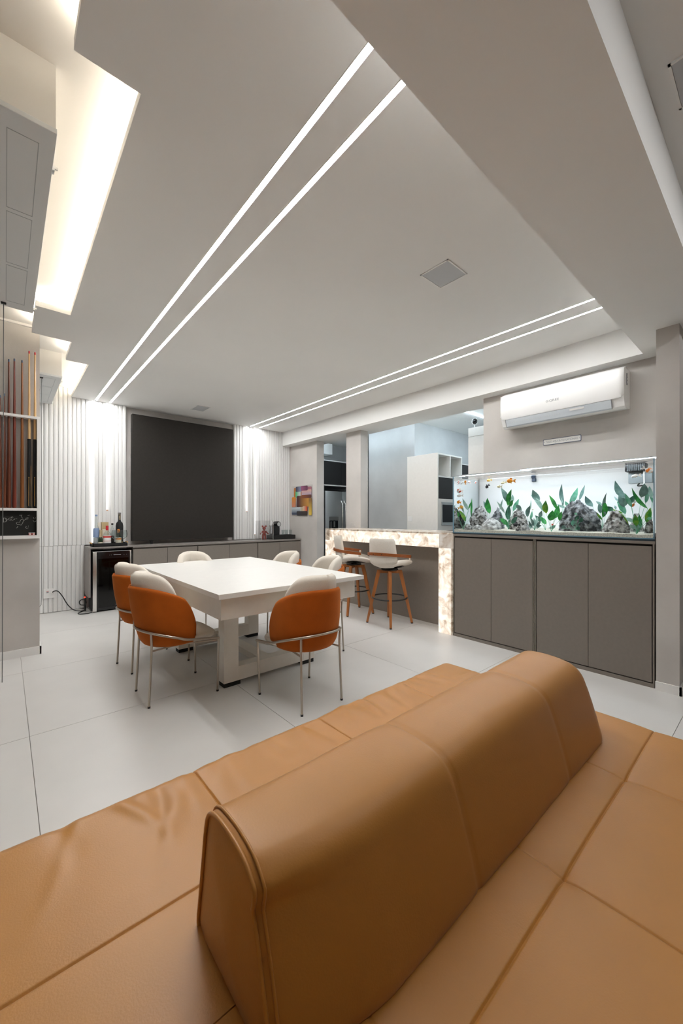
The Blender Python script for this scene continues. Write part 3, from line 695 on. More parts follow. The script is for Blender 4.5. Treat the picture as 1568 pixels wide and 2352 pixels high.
# ------------------------------------------------------------------ wine cooler, its bench and the sideboard
t = thing('cooler_bench', 'taupe open bench panel and top built over the wine cooler', 'cabinet', (0, 0, 0))
MB().box(0.815, 1.334, 5.92, YR - 0.002, 0.838, 0.858, 0.001).obj('top', 'taupe_light', t)
MB().prism([(5.925, 0.205), (6.24, 0.205), (YR - 0.002, 0.27), (YR - 0.002, 0.838), (5.925, 0.838)], 0.815, 0.837, 'x').obj('side_panel', 'taupe_light', t)
t = thing('wine_cooler', 'black glass-door wine cooler with steel side bars on the floor', 'wine cooler', (0.862, 5.94, 0))
W, Hc = 0.452, 0.800
MB().box(0.003, W - 0.003, 0.03, 0.36, 0.012, Hc - 0.005, 0.003).obj('body', 'black_matte', t)
MB().box(0.01, W - 0.01, 0.04, 0.34, 0, 0.012).obj('plinth', 'black_matte', t)
d = MB().box(0.045, W - 0.02, 0, 0.03, 0.02, 0.055).box(0.045, W - 0.02, 0, 0.03, 0.70, Hc - 0.012).box(0.045, 0.062, 0, 0.03, 0.055, 0.70).box(W - 0.036, W - 0.02, 0, 0.03, 0.055, 0.70).obj('door', 'black_gloss', t)
MB().box(0.062, W - 0.036, 0.004, 0.010, 0.055, 0.70).obj('pane', 'fridge_glass', d)
MB().box(0.0, 0.043, -0.004, 0.03, 0.012, Hc - 0.008, 0.003).obj('handle_bar', 'steel_bright', t, 40)
MB().box(W - 0.018, W, -0.002, 0.03, 0.012, Hc - 0.008, 0.003).obj('handle_bar', 'steel_bright', t, 40)
MB().box(0.0, W, -0.002, 0.03, Hc - 0.008, Hc - 0.002).obj('top_trim', 'steel', t)
for u in (0.19, 0.21, 0.36, 0.39): MB().box(u, u + 0.006, -0.0006, 0, 0.742, 0.746).obj('indicator', 'grey_print', t)
MB().box(0.238, 0.325, -0.0006, 0, 0.741, 0.748).obj('control_print', 'grey_print', t)
lg = MB()
lg.box(0.270, 0.274, -0.001, 0, 0.088, 0.104).box(0.276, 0.280, -0.001, 0, 0.088, 0.104).prism([(0.283, 0.088), (0.297, 0.088), (0.283, 0.104), (0.297, 0.104)], -0.001, 0, 'y').box(0.262, 0.308, -0.001, 0, 0.074, 0.077)
lg.obj('logo', 'grille_grey', t)
for k, (u, z, m) in enumerate(((0.165, 0.605, 'gold_inlay'), (0.235, 0.598, 'grille_grey'))):
    MB().tube([(u, 0.05, z), (u, 0.30, z)], 0.016, 14).obj('bottle', 'green_bottle', t, 40)
    MB().tube([(u, 0.046, z), (u, 0.052, z)], 0.014, 14).obj('bottle_cap', m, t, 40)
for z in (0.15, 0.29, 0.44, 0.57):
    MB().box(0.06, W - 0.035, 0.04, 0.33, z, z + 0.006).obj('shelf', 'black_plastic', t)

# sideboard: three units of two doors under one long top
tag(MB().box(1.336, 4.168, 5.945, YB + 0.026, 0.826, 0.850, 0.001).obj('sideboard_top', 'taupe_light'), 'long taupe sideboard top along the back wall under the dark panel', 'countertop')
for (x0, xm, x1, lab) in ((1.338, 1.795, 2.238, 'low taupe two-door cabinet next to the wine cooler'), (2.242, 2.754, 3.268, 'low taupe two-door cabinet in the middle under the dark panel'), (3.273, 3.71, 4.166, 'low taupe two-door cabinet under the coffee machine')):
    t = thing('low_cabinet', lab, 'cabinet', (x0, 5.955, 0), 0, 'low cabinets of the long sideboard')
    w = x1 - x0
    MB().box(0, w, 0.018, 0.38, 0.06, 0.825).obj('carcass', 'taupe', t)
    MB().box(0.01, w - 0.01, 0.05, 0.36, 0, 0.06).obj('plinth', 'dark_gap', t)
    m_ = xm - x0
    MB().box(0.002, w - 0.002, 0.0155, 0.0178, 0.062, 0.812).obj('gap_shade_sheet', 'dark_gap', t)  # dark sheet added behind the doors as painted shade in the gaps
    MB().box(0.004, m_ - 0.0025, 0, 0.015, 0.065, 0.806, 0.001).obj('door', 'taupe', t)
    MB().box(m_ + 0.0025, w - 0.005, 0, 0.015, 0.065, 0.806, 0.001).obj('door', 'taupe', t)

# dark square panel
t = thing('dark_wall_panel', 'large square dark brown panel mounted on the back wall above the sideboard', 'panel', (1.388, 6.22, 0))
MB().box(0, 1.56, 0, 0.085, 0.906, 2.752, 0.003).obj('panel', 'dark_panel', t)
for z in (1.18, 1.66, 2.14, 2.52): MB().box(-0.004, 0.0, 0.05, 0.075, z - 0.03, z + 0.03).obj('clip', 'black_plastic', t)
MB().box(0.26, 0.285, 0.03, 0.10, 0.853, 0.906).prism([(0.24, 0.906), (0.285, 0.906), (0.275, 0.86)], 0.05, 0.06, 'y').obj('bracket', 'black_plastic', t)
MB().box(0.1, 1.46, 0.085, 0.155, 1.0, 2.6).obj('backing_frame', 'dark_gap', t)

# ------------------------------------------------------------------ tray and bottles on the bench
t = thing('serving_tray', 'black rectangular tray with end handles holding the bottles', 'tray', (0.868, 5.965, 0.8585))
L, Wd = 0.405, 0.245
MB().box(0, L, 0, Wd, 0, 0.008).box(0, L, 0, 0.008, 0, 0.044).box(0, L, Wd - 0.008, Wd, 0, 0.044).box(0, 0.008, 0, Wd, 0, 0.044).box(L - 0.008, L, 0, Wd, 0, 0.044).obj('tray', 'black_matte', t)
for x in (-0.012, L + 0.012): MB().tube([(x * 1.0 if x > 0.1 else 0.0, 0.06, 0.036), (x, 0.07, 0.052), (x, 0.175, 0.052), (x if x > 0.1 else 0.0, 0.185, 0.036)], 0.006, 8).obj('handle', 'gold_inlay', t, 40)
ZT = 0.8675
def bottle(name, x, y, label, prof, m, extras=(), cat='bottle', n=20):
    t = thing(name, label, cat, (x, y, ZT), 0, 'bottles and glasses on the black tray')
    MB().lathe(prof, n).obj('body' if cat == 'bottle' else 'glass_bowl', m, t, 40)
    for (nm, pr, mm) in extras:
        MB().lathe(pr, n).obj(nm, mm, t, 40)
    return t
bottle('spirit_bottle', 0.925, 6.10, 'tall clear bottle with frosted blue scene and blue stopper', [(0.036, 0), (0.038, 0.01), (0.038, 0.20), (0.033, 0.235), (0.016, 0.28), (0.013, 0.395)], 'bottle_glass',
       [('label', [(0.0387, 0.11), (0.0387, 0.20), (0.034, 0.235)], 'label_blue'), ('stopper', [(0.015, 0.395), (0.015, 0.418)], 'label_blue'), ('contents', [(0.0345, 0.012), (0.0345, 0.105)], 'grille_grey')])
bottle('champagne_bottle', 0.965, 6.045, 'small dark sparkling wine bottle with pale gold foil neck', [(0.026, 0), (0.027, 0.01), (0.027, 0.09), (0.018, 0.115)], 'green_bottle',
       [('foil', [(0.0185, 0.105), (0.0125, 0.15), (0.011, 0.19), (0.013, 0.195), (0.013, 0.212)], 'champagne_foil'), ('label', [(0.0275, 0.018), (0.0275, 0.05)], 'label_cream')])
bottle('spirit_bottle', 1.042, 6.04, 'broad clear bottle with red cap and red and white label', [(0.044, 0), (0.046, 0.01), (0.046, 0.135), (0.040, 0.165), (0.018, 0.195), (0.015, 0.215)], 'bottle_glass',
       [('cap', [(0.017, 0.205), (0.0175, 0.268)], 'red_cap'), ('label', [(0.0467, 0.02), (0.0467, 0.135)], 'paper_white'), ('label_band', [(0.0472, 0.105), (0.0472, 0.13)], 'red_print'), ('label_ring', [(0.0471, 0.062), (0.0471, 0.066)], 'red_print')])
t = thing('carton', 'tan upright gift carton standing behind the red-capped bottle', 'box', (1.035, 6.175, ZT), 0, 'bottles and glasses on the black tray')
MB().box(-0.042, 0.042, -0.03, 0.03, 0, 0.315, 0.001).obj('box', 'kraft', t)
MB().box(-0.030, 0.030, -0.0312, -0.03, 0.05, 0.22).obj('label', 'label_cream', t)
t = thing('carton', 'narrow cream carton between the blue bottle and the tan carton', 'box', (0.972, 6.18, ZT), 0, 'bottles and glasses on the black tray')
MB().box(-0.015, 0.015, -0.03, 0.03, 0, 0.31, 0.001).obj('box', 'label_cream', t)
MB().box(-0.010, 0.010, -0.0312, -0.03, 0.05, 0.20).obj('label', 'champagne_foil', t)
bottle('spirit_bottle', 1.118, 6.12, 'slim clear bottle with black screw cap and dark lower half', [(0.024, 0), (0.025, 0.01), (0.025, 0.20), (0.012, 0.245), (0.011, 0.28)], 'bottle_glass',
       [('cap', [(0.013, 0.275), (0.013, 0.30)], 'black_plastic'), ('contents', [(0.0225, 0.01), (0.0225, 0.13)], 'black_gloss')])
bottle('spirit_bottle', 1.176, 6.035, 'squat square-shouldered bottle with orange cap and amber label', [(0.032, 0), (0.034, 0.008), (0.034, 0.115), (0.018, 0.145), (0.013, 0.175)], 'green_bottle',
       [('cap', [(0.0135, 0.155), (0.0145, 0.22)], 'orange_cap'), ('label', [(0.0347, 0.02), (0.0347, 0.108)], 'label_cream'), ('label_band', [(0.0351, 0.075), (0.0351, 0.095)], 'orange_cap')])
t = bottle('spirit_bottle', 1.212, 6.155, 'tall matt black bottle with long neck and pale framed label', [(0.044, 0), (0.047, 0.012), (0.047, 0.26), (0.040, 0.30), (0.020, 0.325), (0.017, 0.34), (0.017, 0.43)], 'black_matte',
       [('stopper', [(0.019, 0.432), (0.019, 0.445)], 'black_gloss'), ('neck_band', [(0.0175, 0.425), (0.0175, 0.430)], 'champagne_foil')])
MB().box(-0.010, 0.010, -0.0185, -0.0175, 0.35, 0.353).box(-0.010, 0.010, -0.0185, -0.0175, 0.410, 0.413).box(-0.010, -0.008, -0.0185, -0.0175, 0.35, 0.413).box(0.008, 0.010, -0.0185, -0.0175, 0.35, 0.413).box(-0.003, 0.003, -0.0185, -0.0175, 0.362, 0.402).obj('label', 'champagne_foil', t)
goblet = [(0.034, 0), (0.034, 0.004), (0.005, 0.010), (0.0045, 0.075), (0.020, 0.085), (0.044, 0.110), (0.050, 0.145), (0.046, 0.185), (0.040, 0.205), (0.039, 0.205), (0.045, 0.183), (0.049, 0.145), (0.043, 0.112), (0.018, 0.088)]
for (x, y, lab) in ((1.132, 5.995, 'clear balloon glass in front of the orange-capped bottle'), (1.228, 6.005, 'clear balloon glass at the dark panel end of the tray')):
    bottle('wine_glass', x, y, lab, goblet, 'bottle_glass', cat='glass', n=24)
t = thing('pine_cone', 'dark curled garnish lying at the tray end by the dark panel', 'garnish', (1.250, 6.13, ZT), 0)
MB().ball((0, 0, 0.016), (0.022, 0.018, 0.016), 10, 6).obj('body', 'black_matte', t, 60)
MB().ball((-0.012, -0.012, 0.034), 0.007, 8, 6).obj('berry', 'gold_inlay', t, 60)

# ------------------------------------------------------------------ red figurine in its case, coffee machine
t = thing('figurine', 'glossy dark red bear-eared figurine inside a clear case', 'figurine', (3.475, 6.10, 0.8505), radians(-15))
b = MB()
b.ball((0, 0, 0.125), (0.032, 0.026, 0.045))
b.obj('torso', 'figurine_red', t, 60)
MB().ball((0, 0, 0.202), (0.030, 0.027, 0.034)).ball((0, -0.024, 0.194), (0.012, 0.010, 0.010), 10, 6).obj('head', 'figurine_red', t, 60)
for s in (-1, 1):
    MB().ball((s * 0.031, 0, 0.238), (0.016, 0.009, 0.016), 12, 8).obj('ear', 'figurine_red', t, 60)
    MB().tube([(s * 0.024, 0, 0.155), (s * 0.050, -0.004, 0.125), (s * 0.068, -0.012, 0.105)], [0.013, 0.011, 0.009], 8).ball((s * 0.070, -0.013, 0.103), 0.011, 8, 6).obj('arm', 'figurine_red', t, 60)
    MB().tube([(s * 0.017, 0, 0.10), (s * 0.022, 0, 0.05), (s * 0.023, -0.002, 0.014)], [0.018, 0.018, 0.016], 10).ball((s * 0.023, -0.010, 0.014), (0.018, 0.024, 0.0135), 10, 6).obj('leg', 'figurine_red', t, 60)
t = thing('display_case', 'clear acrylic display case around the red figurine', 'display case', (3.475, 6.10, 0.8505))
a, h = 0.115, 0.335
for (x0, x1, y0, y1) in ((-a, a, -a, -a + 0.004), (-a, a, a - 0.004, a), (-a, -a + 0.004, -a, a), (a - 0.004, a, -a, a)):
    MB().box(x0, x1, y0, y1, 0, h).obj('wall', 'acrylic', t)
MB().box(-a, a, -a, a, h, h + 0.004).obj('lid', 'acrylic', t)
for sx in (-1, 1):
    for sy in (-1, 1): MB().box(sx * a - 0.002, sx * a + 0.002, sy * a - 0.002, sy * a + 0.002, 0, h).obj('edge_strip', 'paper_white', t)

t = thing('capsule_tray', 'black drawer stand carrying the coffee machine on the sideboard', 'drawer stand', (3.615, 6.02, 0.8505))
MB().box(0, 0.475, 0, 0.27, 0, 0.074, 0.003).obj('body', 'black_matte', t)
MB().box(0.01, 0.235, -0.004, 0, 0.010, 0.064).obj('drawer', 'black_plastic', t)
MB().box(0.240, 0.465, -0.004, 0, 0.010, 0.064).obj('drawer', 'black_plastic', t)
MB().box(0.08, 0.16, -0.009, -0.004, 0.030, 0.036).obj('handle', 'dark_gap', t)
t = thing('coffee_machine', 'black capsule coffee machine with round head on the drawer stand', 'coffee machine', (3.70, 6.12, 0.9255))
MB().prism([(-0.062, 0), (0.062, 0), (0.066, 0.12), (0.060, 0.17), (-0.03, 0.175), (-0.056, 0.15), (-0.060, 0.05)], -0.07, 0.07, 'y').obj('body', 'black_gloss', t)
MB().tube([(0.045, -0.075, 0.198), (0.045, -0.05, 0.198), (0.045, 0.06, 0.198)], [0.046, 0.054, 0.052], 24).obj('head', 'black_gloss', t, 40)
MB().tube([(0.045, -0.077, 0.198), (0.045, -0.081, 0.198)], 0.036, 24).obj('head_ring', 'steel', t, 40)
MB().prism([(0.0, 0.19), (0.01, 0.235), (-0.05, 0.178), (-0.092, 0.172), (-0.092, 0.160), (-0.04, 0.160)], -0.03, 0.03, 'y').obj('spout', 'black_gloss', t)
for (x, y, lab) in ((3.87, 6.10, 'small clear tumbler nearer the coffee machine'), (3.955, 6.12, 'small clear tumbler in the middle of the drawer stand'), (4.03, 6.10, 'small clear tumbler at the outer end of the drawer stand')):
    t = thing('tumbler', lab, 'glass', (x, y, 0.9255), 0, 'clear tumblers beside the coffee machine')
    MB().lathe([(0.024, 0), (0.030, 0.09), (0.0285, 0.09), (0.0225, 0.006)], 20).obj('glass', 'bottle_glass', t, 40)

# ------------------------------------------------------------------ artwork on the pillar
t = thing('artwork', 'abstract acrylic artwork of overlapping coloured rounded squares on the grey pillar', 'artwork', (4.168, 5.92, 1.555))
MB().box(-0.006, 0, -0.33, 0.33, -0.285, 0.285).obj('panel', 'acrylic', t)
def rr(y0, y1, z0, z1, r=0.03, n=5):
    pts = []
    for (cy, cz, a0) in ((y1 - r, z1 - r, 0), (y0 + r, z1 - r, 90), (y0 + r, z0 + r, 180), (y1 - r, z0 + r, 270)):
        pts += [(cy + r * cos(radians(a0 + 90 * k / n)), cz + r * sin(radians(a0 + 90 * k / n))) for k in range(n + 1)]
    return pts
# u: 0..1 left to right as seen, v: 0..1 top to bottom
def art_mat(name, ca, cb, axis):
    m = mat(name, ca, 0.25)
    nt = m.node_tree
    tc = nt.nodes.new('ShaderNodeTexCoord')
    sp = nt.nodes.new('ShaderNodeSeparateXYZ')
    nt.links.new(tc.outputs['Generated'], sp.inputs[0])
    r = nt.nodes.new('ShaderNodeValToRGB')
    r.color_ramp.elements[0].position = 0.15
    r.color_ramp.elements[1].position = 0.85
    r.color_ramp.elements[0].color = (*ca, 1)
    r.color_ramp.elements[1].color = (*cb, 1)
    nt.links.new(sp.outputs[axis], r.inputs['Fac'])
    nt.links.new(r.outputs['Color'], nt.nodes['Principled BSDF'].inputs['Base Color'])
    return name
A = [  # u0,u1,v0,v1,colours (a at right/bottom, b at left/top), gradient axis
    (0.10, 0.98, 0.05, 0.36, (0.30, 0.10, 0.14), (0.42, 0.15, 0.03), 1), (0.18, 0.45, 0.16, 0.38, (0.50, 0.55, 0.55), (0.06, 0.40, 0.16), 1), (0.50, 0.98, 0.14, 0.36, (0.36, 0.30, 0.42), (0.55, 0.33, 0.28), 2),
    (0.20, 0.52, 0.02, 0.19, (0.22, 0.24, 0.36), (0.03, 0.03, 0.06), 1), (0.46, 0.80, 0.01, 0.17, (0.10, 0.02, 0.06), (0.24, 0.06, 0.14), 1),
    (0.0, 0.20, 0.36, 0.70, (0.55, 0.20, 0.11), (0.58, 0.21, 0.02), 2), (0.25, 0.90, 0.33, 0.70, (0.45, 0.20, 0.02), (0.06, 0.012, 0.012), 1), (0.50, 0.98, 0.31, 0.42, (0.09, 0.02, 0.01), (0.20, 0.05, 0.01), 1),
    (0.86, 1.0, 0.42, 0.98, (0.62, 0.42, 0.05), (0.22, 0.11, 0.02), 2), (0.0, 0.45, 0.71, 0.96, (0.03, 0.045, 0.09), (0.48, 0.54, 0.58), 2), (0.56, 0.79, 0.68, 0.88, (0.55, 0.07, 0.015), (0.60, 0.42, 0.28), 1),
    (0.26, 0.79, 0.84, 0.99, (0.03, 0.015, 0.01), (0.02, 0.02, 0.03), 1), (0.44, 0.56, 0.70, 0.84, (0.45, 0.36, 0.22), (0.50, 0.48, 0.42), 1)]
for k, (u0, u1, v0, v1, ca, cb, ax) in enumerate(A):
    y1, y0 = 0.32 - 0.64 * u0, 0.32 - 0.64 * u1
    z1, z0 = 0.28 - 0.56 * v0, 0.28 - 0.56 * v1
    MB().prism(rr(y0, y1, z0, z1, 0.022), -0.0075 - 0.0007 * k, -0.007 - 0.0007 * k, 'x').obj('coloured_square', art_mat('art_%d' % k, ca, cb, ax), t)
# ------------------------------------------------------------------ bar counter of backlit stone
t = thing('bar_counter', 'bar counter of backlit white onyx with waterfall ends between pillar and aquarium', 'bar counter', (3.565, 0, 0))
ya, yb = 2.318, 4.468
MB().box(0, 0.60, ya, yb, 1.066, 1.084, 0.001).obj('stone_top', 'onyx', t)
MB().box(0, 0.02, ya + 0.17, yb - 0.10, 0.918, 1.066).obj('fascia', 'onyx_lit', t)
MB().box(0, 0.02, ya, ya + 0.17, 0.918, 1.066).obj('corner_block', 'onyx_dim', t)
MB().box(0, 0.02, yb - 0.10, yb, 0.918, 1.066).obj('corner_block', 'onyx', t)
MB().box(0.02, 0.235, ya, yb, 0.918, 0.936).obj('soffit', 'onyx', t)
e1 = MB().box(0, 0.02, ya + 0.022, ya + 0.175, 0.0, 0.918).obj('end_leg', 'onyx_lit', t)
MB().box(0.0, 0.60, ya, ya + 0.020, 0.0, 0.918).obj('end_cheek', 'onyx', e1)
MB().box(0.02, 0.235, ya + 0.155, ya + 0.175, 0.0, 0.918).obj('inner_cheek', 'onyx_lit', e1)
e2 = MB().box(0, 0.02, yb - 0.10, yb, 0.0, 0.918).obj('end_leg', 'onyx_lit', t)
MB().box(0.02, 0.235, yb - 0.10, yb - 0.08, 0.0, 0.918).obj('inner_cheek', 'onyx_lit', e2)
MB().box(0.02, 0.60, yb - 0.02, yb, 0.0, 0.918).obj('end_cheek', 'onyx', e2)
MB().box(0.235, 0.26, ya + 0.02, yb - 0.02, 0.0, 1.066).obj('front_panel', 'taupe', t)

# ------------------------------------------------------------------ bar stools (front = local +X)
def make_stool(label, leg_turn):
    t = thing('bar_stool', label, 'bar stool', (0, 0, 0), 0, 'swivel bar stools at the onyx counter')
    for k in range(4):
        a = leg_turn + pi / 2 * k + pi / 4
        ca, sa = cos(a), sin(a)
        mb = MB()
        top, bot = Vector((0.125 * ca, 0.125 * sa, 0.625)), Vector((0.262 * ca, 0.262 * sa, 0.012))
        n = Vector((-sa, ca, 0))
        r = Vector((ca, sa, 0))
        vs = []
        for c, w, d in ((bot, 0.013, 0.013), (top + (bot - top) * 0.12, 0.018, 0.022), (top, 0.017, 0.020)):
            for (i, jj) in ((-1, -1), (1, -1), (1, 1), (-1, 1)):
                vs.append(c + n * w * i + r * d * jj)
        mb.add(vs, [(0, 1, 5, 4), (1, 2, 6, 5), (2, 3, 7, 6), (3, 0, 4, 7), (4, 5, 9, 8), (5, 6, 10, 9), (6, 7, 11, 10), (7, 4, 8, 11), (3, 2, 1, 0), (8, 9, 10, 11)])
        lg = mb.obj('leg', 'stool_wood', t)
        MB().lathe([(0.011, 0), (0.014, 0.002), (0.014, 0.014)], 10, (bot.x, bot.y, 0)).obj('foot_cap', 'black_plastic', lg, 40)
        c2 = top + (bot - top) * 0.52
    br = MB()
    for k in range(2):
        a = leg_turn + pi / 4 + pi / 2 * k
        m_ = Matrix.Rotation(a, 4, 'Z')
        br.add([m_ @ Vector(p) for p in MB().box(-0.145, 0.145, -0.018, 0.018, 0.592, 0.628).v], MB().box(0, 1, 0, 1, 0, 1).f)
    br.obj('cross_brace', 'stool_wood', t)
    R = 0.205
    MB().tube([(R * cos(2 * pi * k / 40), R * sin(2 * pi * k / 40), 0.305) for k in range(40)], 0.0085, 8, closed=True).obj('foot_ring', 'black_plastic', t, 60)
    sw = thing_none('swivel', t)
    MB().lathe([(0.10, 0.628), (0.10, 0.642), (0.04, 0.642), (0.04, 0.655)], 20).obj('swivel_plate', 'black_plastic', sw, 40)
    # wide wing-shaped seat
    def seat(u, v):
        a = 2 * pi * u
        c, s = cos(a), sin(a)
        rx = 0.235 if c > 0 else 0.195
        ex = (abs(c) ** 0.75) * (1 if c > 0 else -1) * rx + 0.015
        ey = (abs(s) ** 0.70) * (1 if s > 0 else -1) * (0.245 - 0.035 * max(-c, 0))
        w = sin(pi * v)
        k = max(w, 0) ** 0.35
        z = 0.695 - 0.035 * cos(pi * v) + 0.045 * (ey / 0.245) ** 2 * k - 0.018 * max(c, 0) * k + 0.010 * (1 - k) * cos(pi * v)
        return (ex * k, ey * k, z)
    MB().surf(seat, 40, 12, closeu=True).obj('seat', 'bouclé', sw, 60)
    MB().surf(lambda u, v: (seat(u, 0.12)[0] * 0.92 * v, seat(u, 0.12)[1] * 0.92 * v, 0.655 + 0.03 * (seat(u, 0.12)[1] / 0.245) ** 2 * v), 32, 4, closeu=True).obj('seat_base', 'black_matte', sw, 60)
    # tapered curved backrest
    def back(side):
        def f(u, v):
            q = -1 + 2 * u
            z = 0.665 + 0.34 * v
            w = 0.190 - 0.026 * v if v > 0.3 else 0.1822 - 0.085 * ((0.3 - v) / 0.3) ** 2
            r = 1.0
            if v > 0.9: r = 1 - 0.10 * ((v - 0.9) / 0.1) ** 2
            y = q * w * r
            x = -0.205 - 0.045 * v + 0.075 * q * q + (0.05 * ((0.25 - v) / 0.25) ** 2 if v < 0.25 else 0)
            return (x + side * 0.020 * (1 - 0.55 * max(abs(q) ** 6, (abs(2 * v - 1)) ** 8)), y, z)
        return f
    f0, f1 = back(-1), back(1)
    bk = MB()
    n, m_ = 18, 18
    bk.surf(f0, n, m_); bk.surf(f1, n, m_)
    o = n * m_
    for i in range(n - 1):
        bk.f += [(i * m_, (i + 1) * m_, o + (i + 1) * m_, o + i * m_), (i * m_ + m_ - 1, (i + 1) * m_ + m_ - 1, o + (i + 1) * m_ + m_ - 1, o + i * m_ + m_ - 1)]
    for k in range(m_ - 1):
        bk.f += [(k, k + 1, o + k + 1, o + k), ((n - 1) * m_ + k, (n - 1) * m_ + k + 1, o + (n - 1) * m_ + k + 1, o + (n - 1) * m_ + k)]
    bk.obj('backrest', 'bouclé', sw, 50)
    # bent wood hoop around the back
    pts = []
    for k in range(41):
        a = radians(-112 + 224 * k / 40)
        pts.append((-0.262 * cos(a) - 0.0 , 0.245 * sin(a), 0.832 - 0.030 * (1 - cos(a))))
    hoop = MB()
    vs = []
    for i, p in enumerate(pts):
        P = Vector(p)
        T = (Vector(pts[min(i + 1, 40)]) - Vector(pts[max(i - 1, 0)])).normalized()
        N = Vector((T.y, -T.x, 0)).normalized()
        for (d, z) in ((-0.007, -0.017), (0.007, -0.017), (0.007, 0.017), (-0.007, 0.017)):
            vs.append(P + N * d + Vector((0, 0, z)))
    fs = [(i * 4 + k, i * 4 + (k + 1) % 4, i * 4 + 4 + (k + 1) % 4, i * 4 + 4 + k) for i in range(40) for k in range(4)] + [(3, 2, 1, 0), (160, 161, 162, 163)]
    hoop.add(vs, fs).obj('arm_hoop', 'hoop_wood', sw, 40)
    for s in (-1, 1):
        MB().tube([(-0.271, s * 0.055, 0.830), (-0.268, s * 0.055, 0.830)], 0.006, 10).obj('bolt', 'black_plastic', sw)
        MB().box(0.068, 0.092, s * 0.226 - 0.006, s * 0.226 + 0.006, 0.715, 0.80, 0.002).obj('arm_bracket', 'bouclé', sw)
    return t, sw
def thing_none(name, parent):
    o = bpy.data.objects.new(name, None)
    COL.objects.link(o)
    o.parent = parent
    return o
s1, sw1 = make_stool('cream bar stool nearer the aquarium, seen from behind', 0)
s1.location = (3.43, 3.085, 0)
sw1.rotation_euler = (0, 0, radians(12))
s2, sw2 = make_stool('cream bar stool at the far end of the counter, partly behind the table', radians(-15))
s2.location = (3.47, 3.75, 0)
sw2.rotation_euler = (0, 0, radians(-45))

# ------------------------------------------------------------------ cabinets below the aquarium
XF = 3.575
tag(MB().box(XF - 0.004, 4.13, 0.632, 2.314, 1.052, 1.074, 0.001).obj('aquarium_stand_top', 'taupe'), 'taupe top board under the aquarium', 'countertop')
for (y0, ym, y1, lab) in ((0.636, 1.062, 1.478, 'taupe two-door cabinet under the aquarium next to the grey column'), (1.483, 1.895, 2.312, 'taupe two-door cabinet under the aquarium next to the bar counter')):
    t = thing('aquarium_cabinet', lab, 'cabinet', (XF, y0, 0), 0, 'cabinets under the aquarium')
    w = y1 - y0
    m_ = ym - y0
    MB().box(0.022, 0.55, 0, w, 0.03, 1.051).box(0, 0.022, 0, 0.010, 0.03, 1.051).box(0, 0.022, w - 0.006, w, 0.03, 1.051).obj('carcass', 'taupe', t)
    MB().box(0.0, 0.5, 0, w, 0, 0.03).obj('plinth', 'taupe', t)
    MB().box(0.019, 0.0215, 0.010, w - 0.006, 0.03, 1.051).obj('gap_shade_sheet', 'dark_gap', t)  # near-black sheet painting shade into the joints around these doors
    MB().box(0.002, 0.019, 0.016, m_ - 0.0015, 0.038, 1.036, 0.001).obj('door', 'taupe', t)
    MB().box(0.002, 0.019, m_ + 0.0015, w - 0.011, 0.038, 1.036, 0.001).obj('door', 'taupe', t)

# ------------------------------------------------------------------ aquarium
X0, X1, Y0, Y1, Z0, Z1 = 3.580, 4.120, 0.636, 2.326, 1.076, 1.682
t = thing('aquarium', 'long glass aquarium with sand and water standing on the taupe cabinets', 'aquarium', (0, 0, 0))
g = 0.010
MB().box(X0, X0 + g, Y0, Y1, Z0 + 0.012, Z1).obj('front_pane', 'tank_glass', t)
MB().box(X0 + g, X1 - g, Y0, Y0 + g, Z0 + 0.012, Z1).obj('side_pane', 'tank_glass', t)
MB().box(X0 + g, X1 - g, Y1 - g, Y1, Z0 + 0.012, Z1).obj('side_pane', 'tank_glass', t)
MB().box(X1 - g, X1, Y0, Y1, Z0 + 0.012, Z1).obj('back_panel', 'tank_back', t)
MB().box(X0 + g + 0.002, X1 - g, Y1 + 0.0005, Y1 + 0.002, Z0 + 0.012, Z1 - 0.01).obj('side_mirror', 'tank_mirror', t)  # mirror sheet added to stand in for inner reflection of the end glass
MB().box(X0 - 0.002, X1, Y0 - 0.001, Y1 + 0.001, Z0, Z0 + 0.012).obj('base_pane', 'tank_base', t)
ed = MB()
for y in (Y0 + 0.001, Y1 - 0.007): ed.box(X0 - 0.0005, X0 + g + 0.004, y, y + 0.006, Z0 + 0.012, Z1)
ed.box(X0 - 0.0005, X0 + g, Y0, Y1, Z0 + 0.012, Z0 + 0.020)
ed.obj('glass_edge', 'tank_edge', t)
MB().box(X0 - 0.0005, X0 + g + 0.0005, Y0, Y1, Z1 - 0.003, Z1 + 0.001).obj('rim', 'grille_grey', t)
MB().box(X0 + g + 0.02, X0 + g + 0.06, Y0 + g, Y1 - g, Z1 - 0.014, Z1 - 0.006).box(X1 - 0.10, X1 - 0.06, Y0 + g, Y1 - g, Z1 - 0.014, Z1 - 0.006).obj('brace', 'acrylic', t)
MB().box(X0 + g + 0.001, X1 - g - 0.001, Y0 + g + 0.001, Y1 - g - 0.001, 1.6515, 1.653).obj('water_surface', 'water', t)
def sandz(x, y):
    return 1.122 + 0.010 * noise.noise(Vector((x * 6, y * 5, 0.3))) + 0.02 * (x - X0) / 0.5 + 0.003 * noise.noise(Vector((x * 40, y * 30, 2)))
nx_, ny_ = 14, 90
sd = MB()
sx0, sx1, sy0, sy1 = X0 + g + 0.001, X1 - g - 0.001, Y0 + g + 0.001, Y1 - g - 0.001
sd.surf(lambda u, v: (sx0 + (sx1 - sx0) * u, sy0 + (sy1 - sy0) * v, sandz(sx0 + (sx1 - sx0) * u, sy0 + (sy1 - sy0) * v)), nx_, ny_)
o_ = len(sd.v)
sd.surf(lambda u, v: (sx0, sy0 + (sy1 - sy0) * v, Z0 + 0.012 + u * (sandz(sx0, sy0 + (sy1 - sy0) * v) - Z0 - 0.012)), 4, ny_)
s_ = sd.obj('sand', 'sand', t, 60)
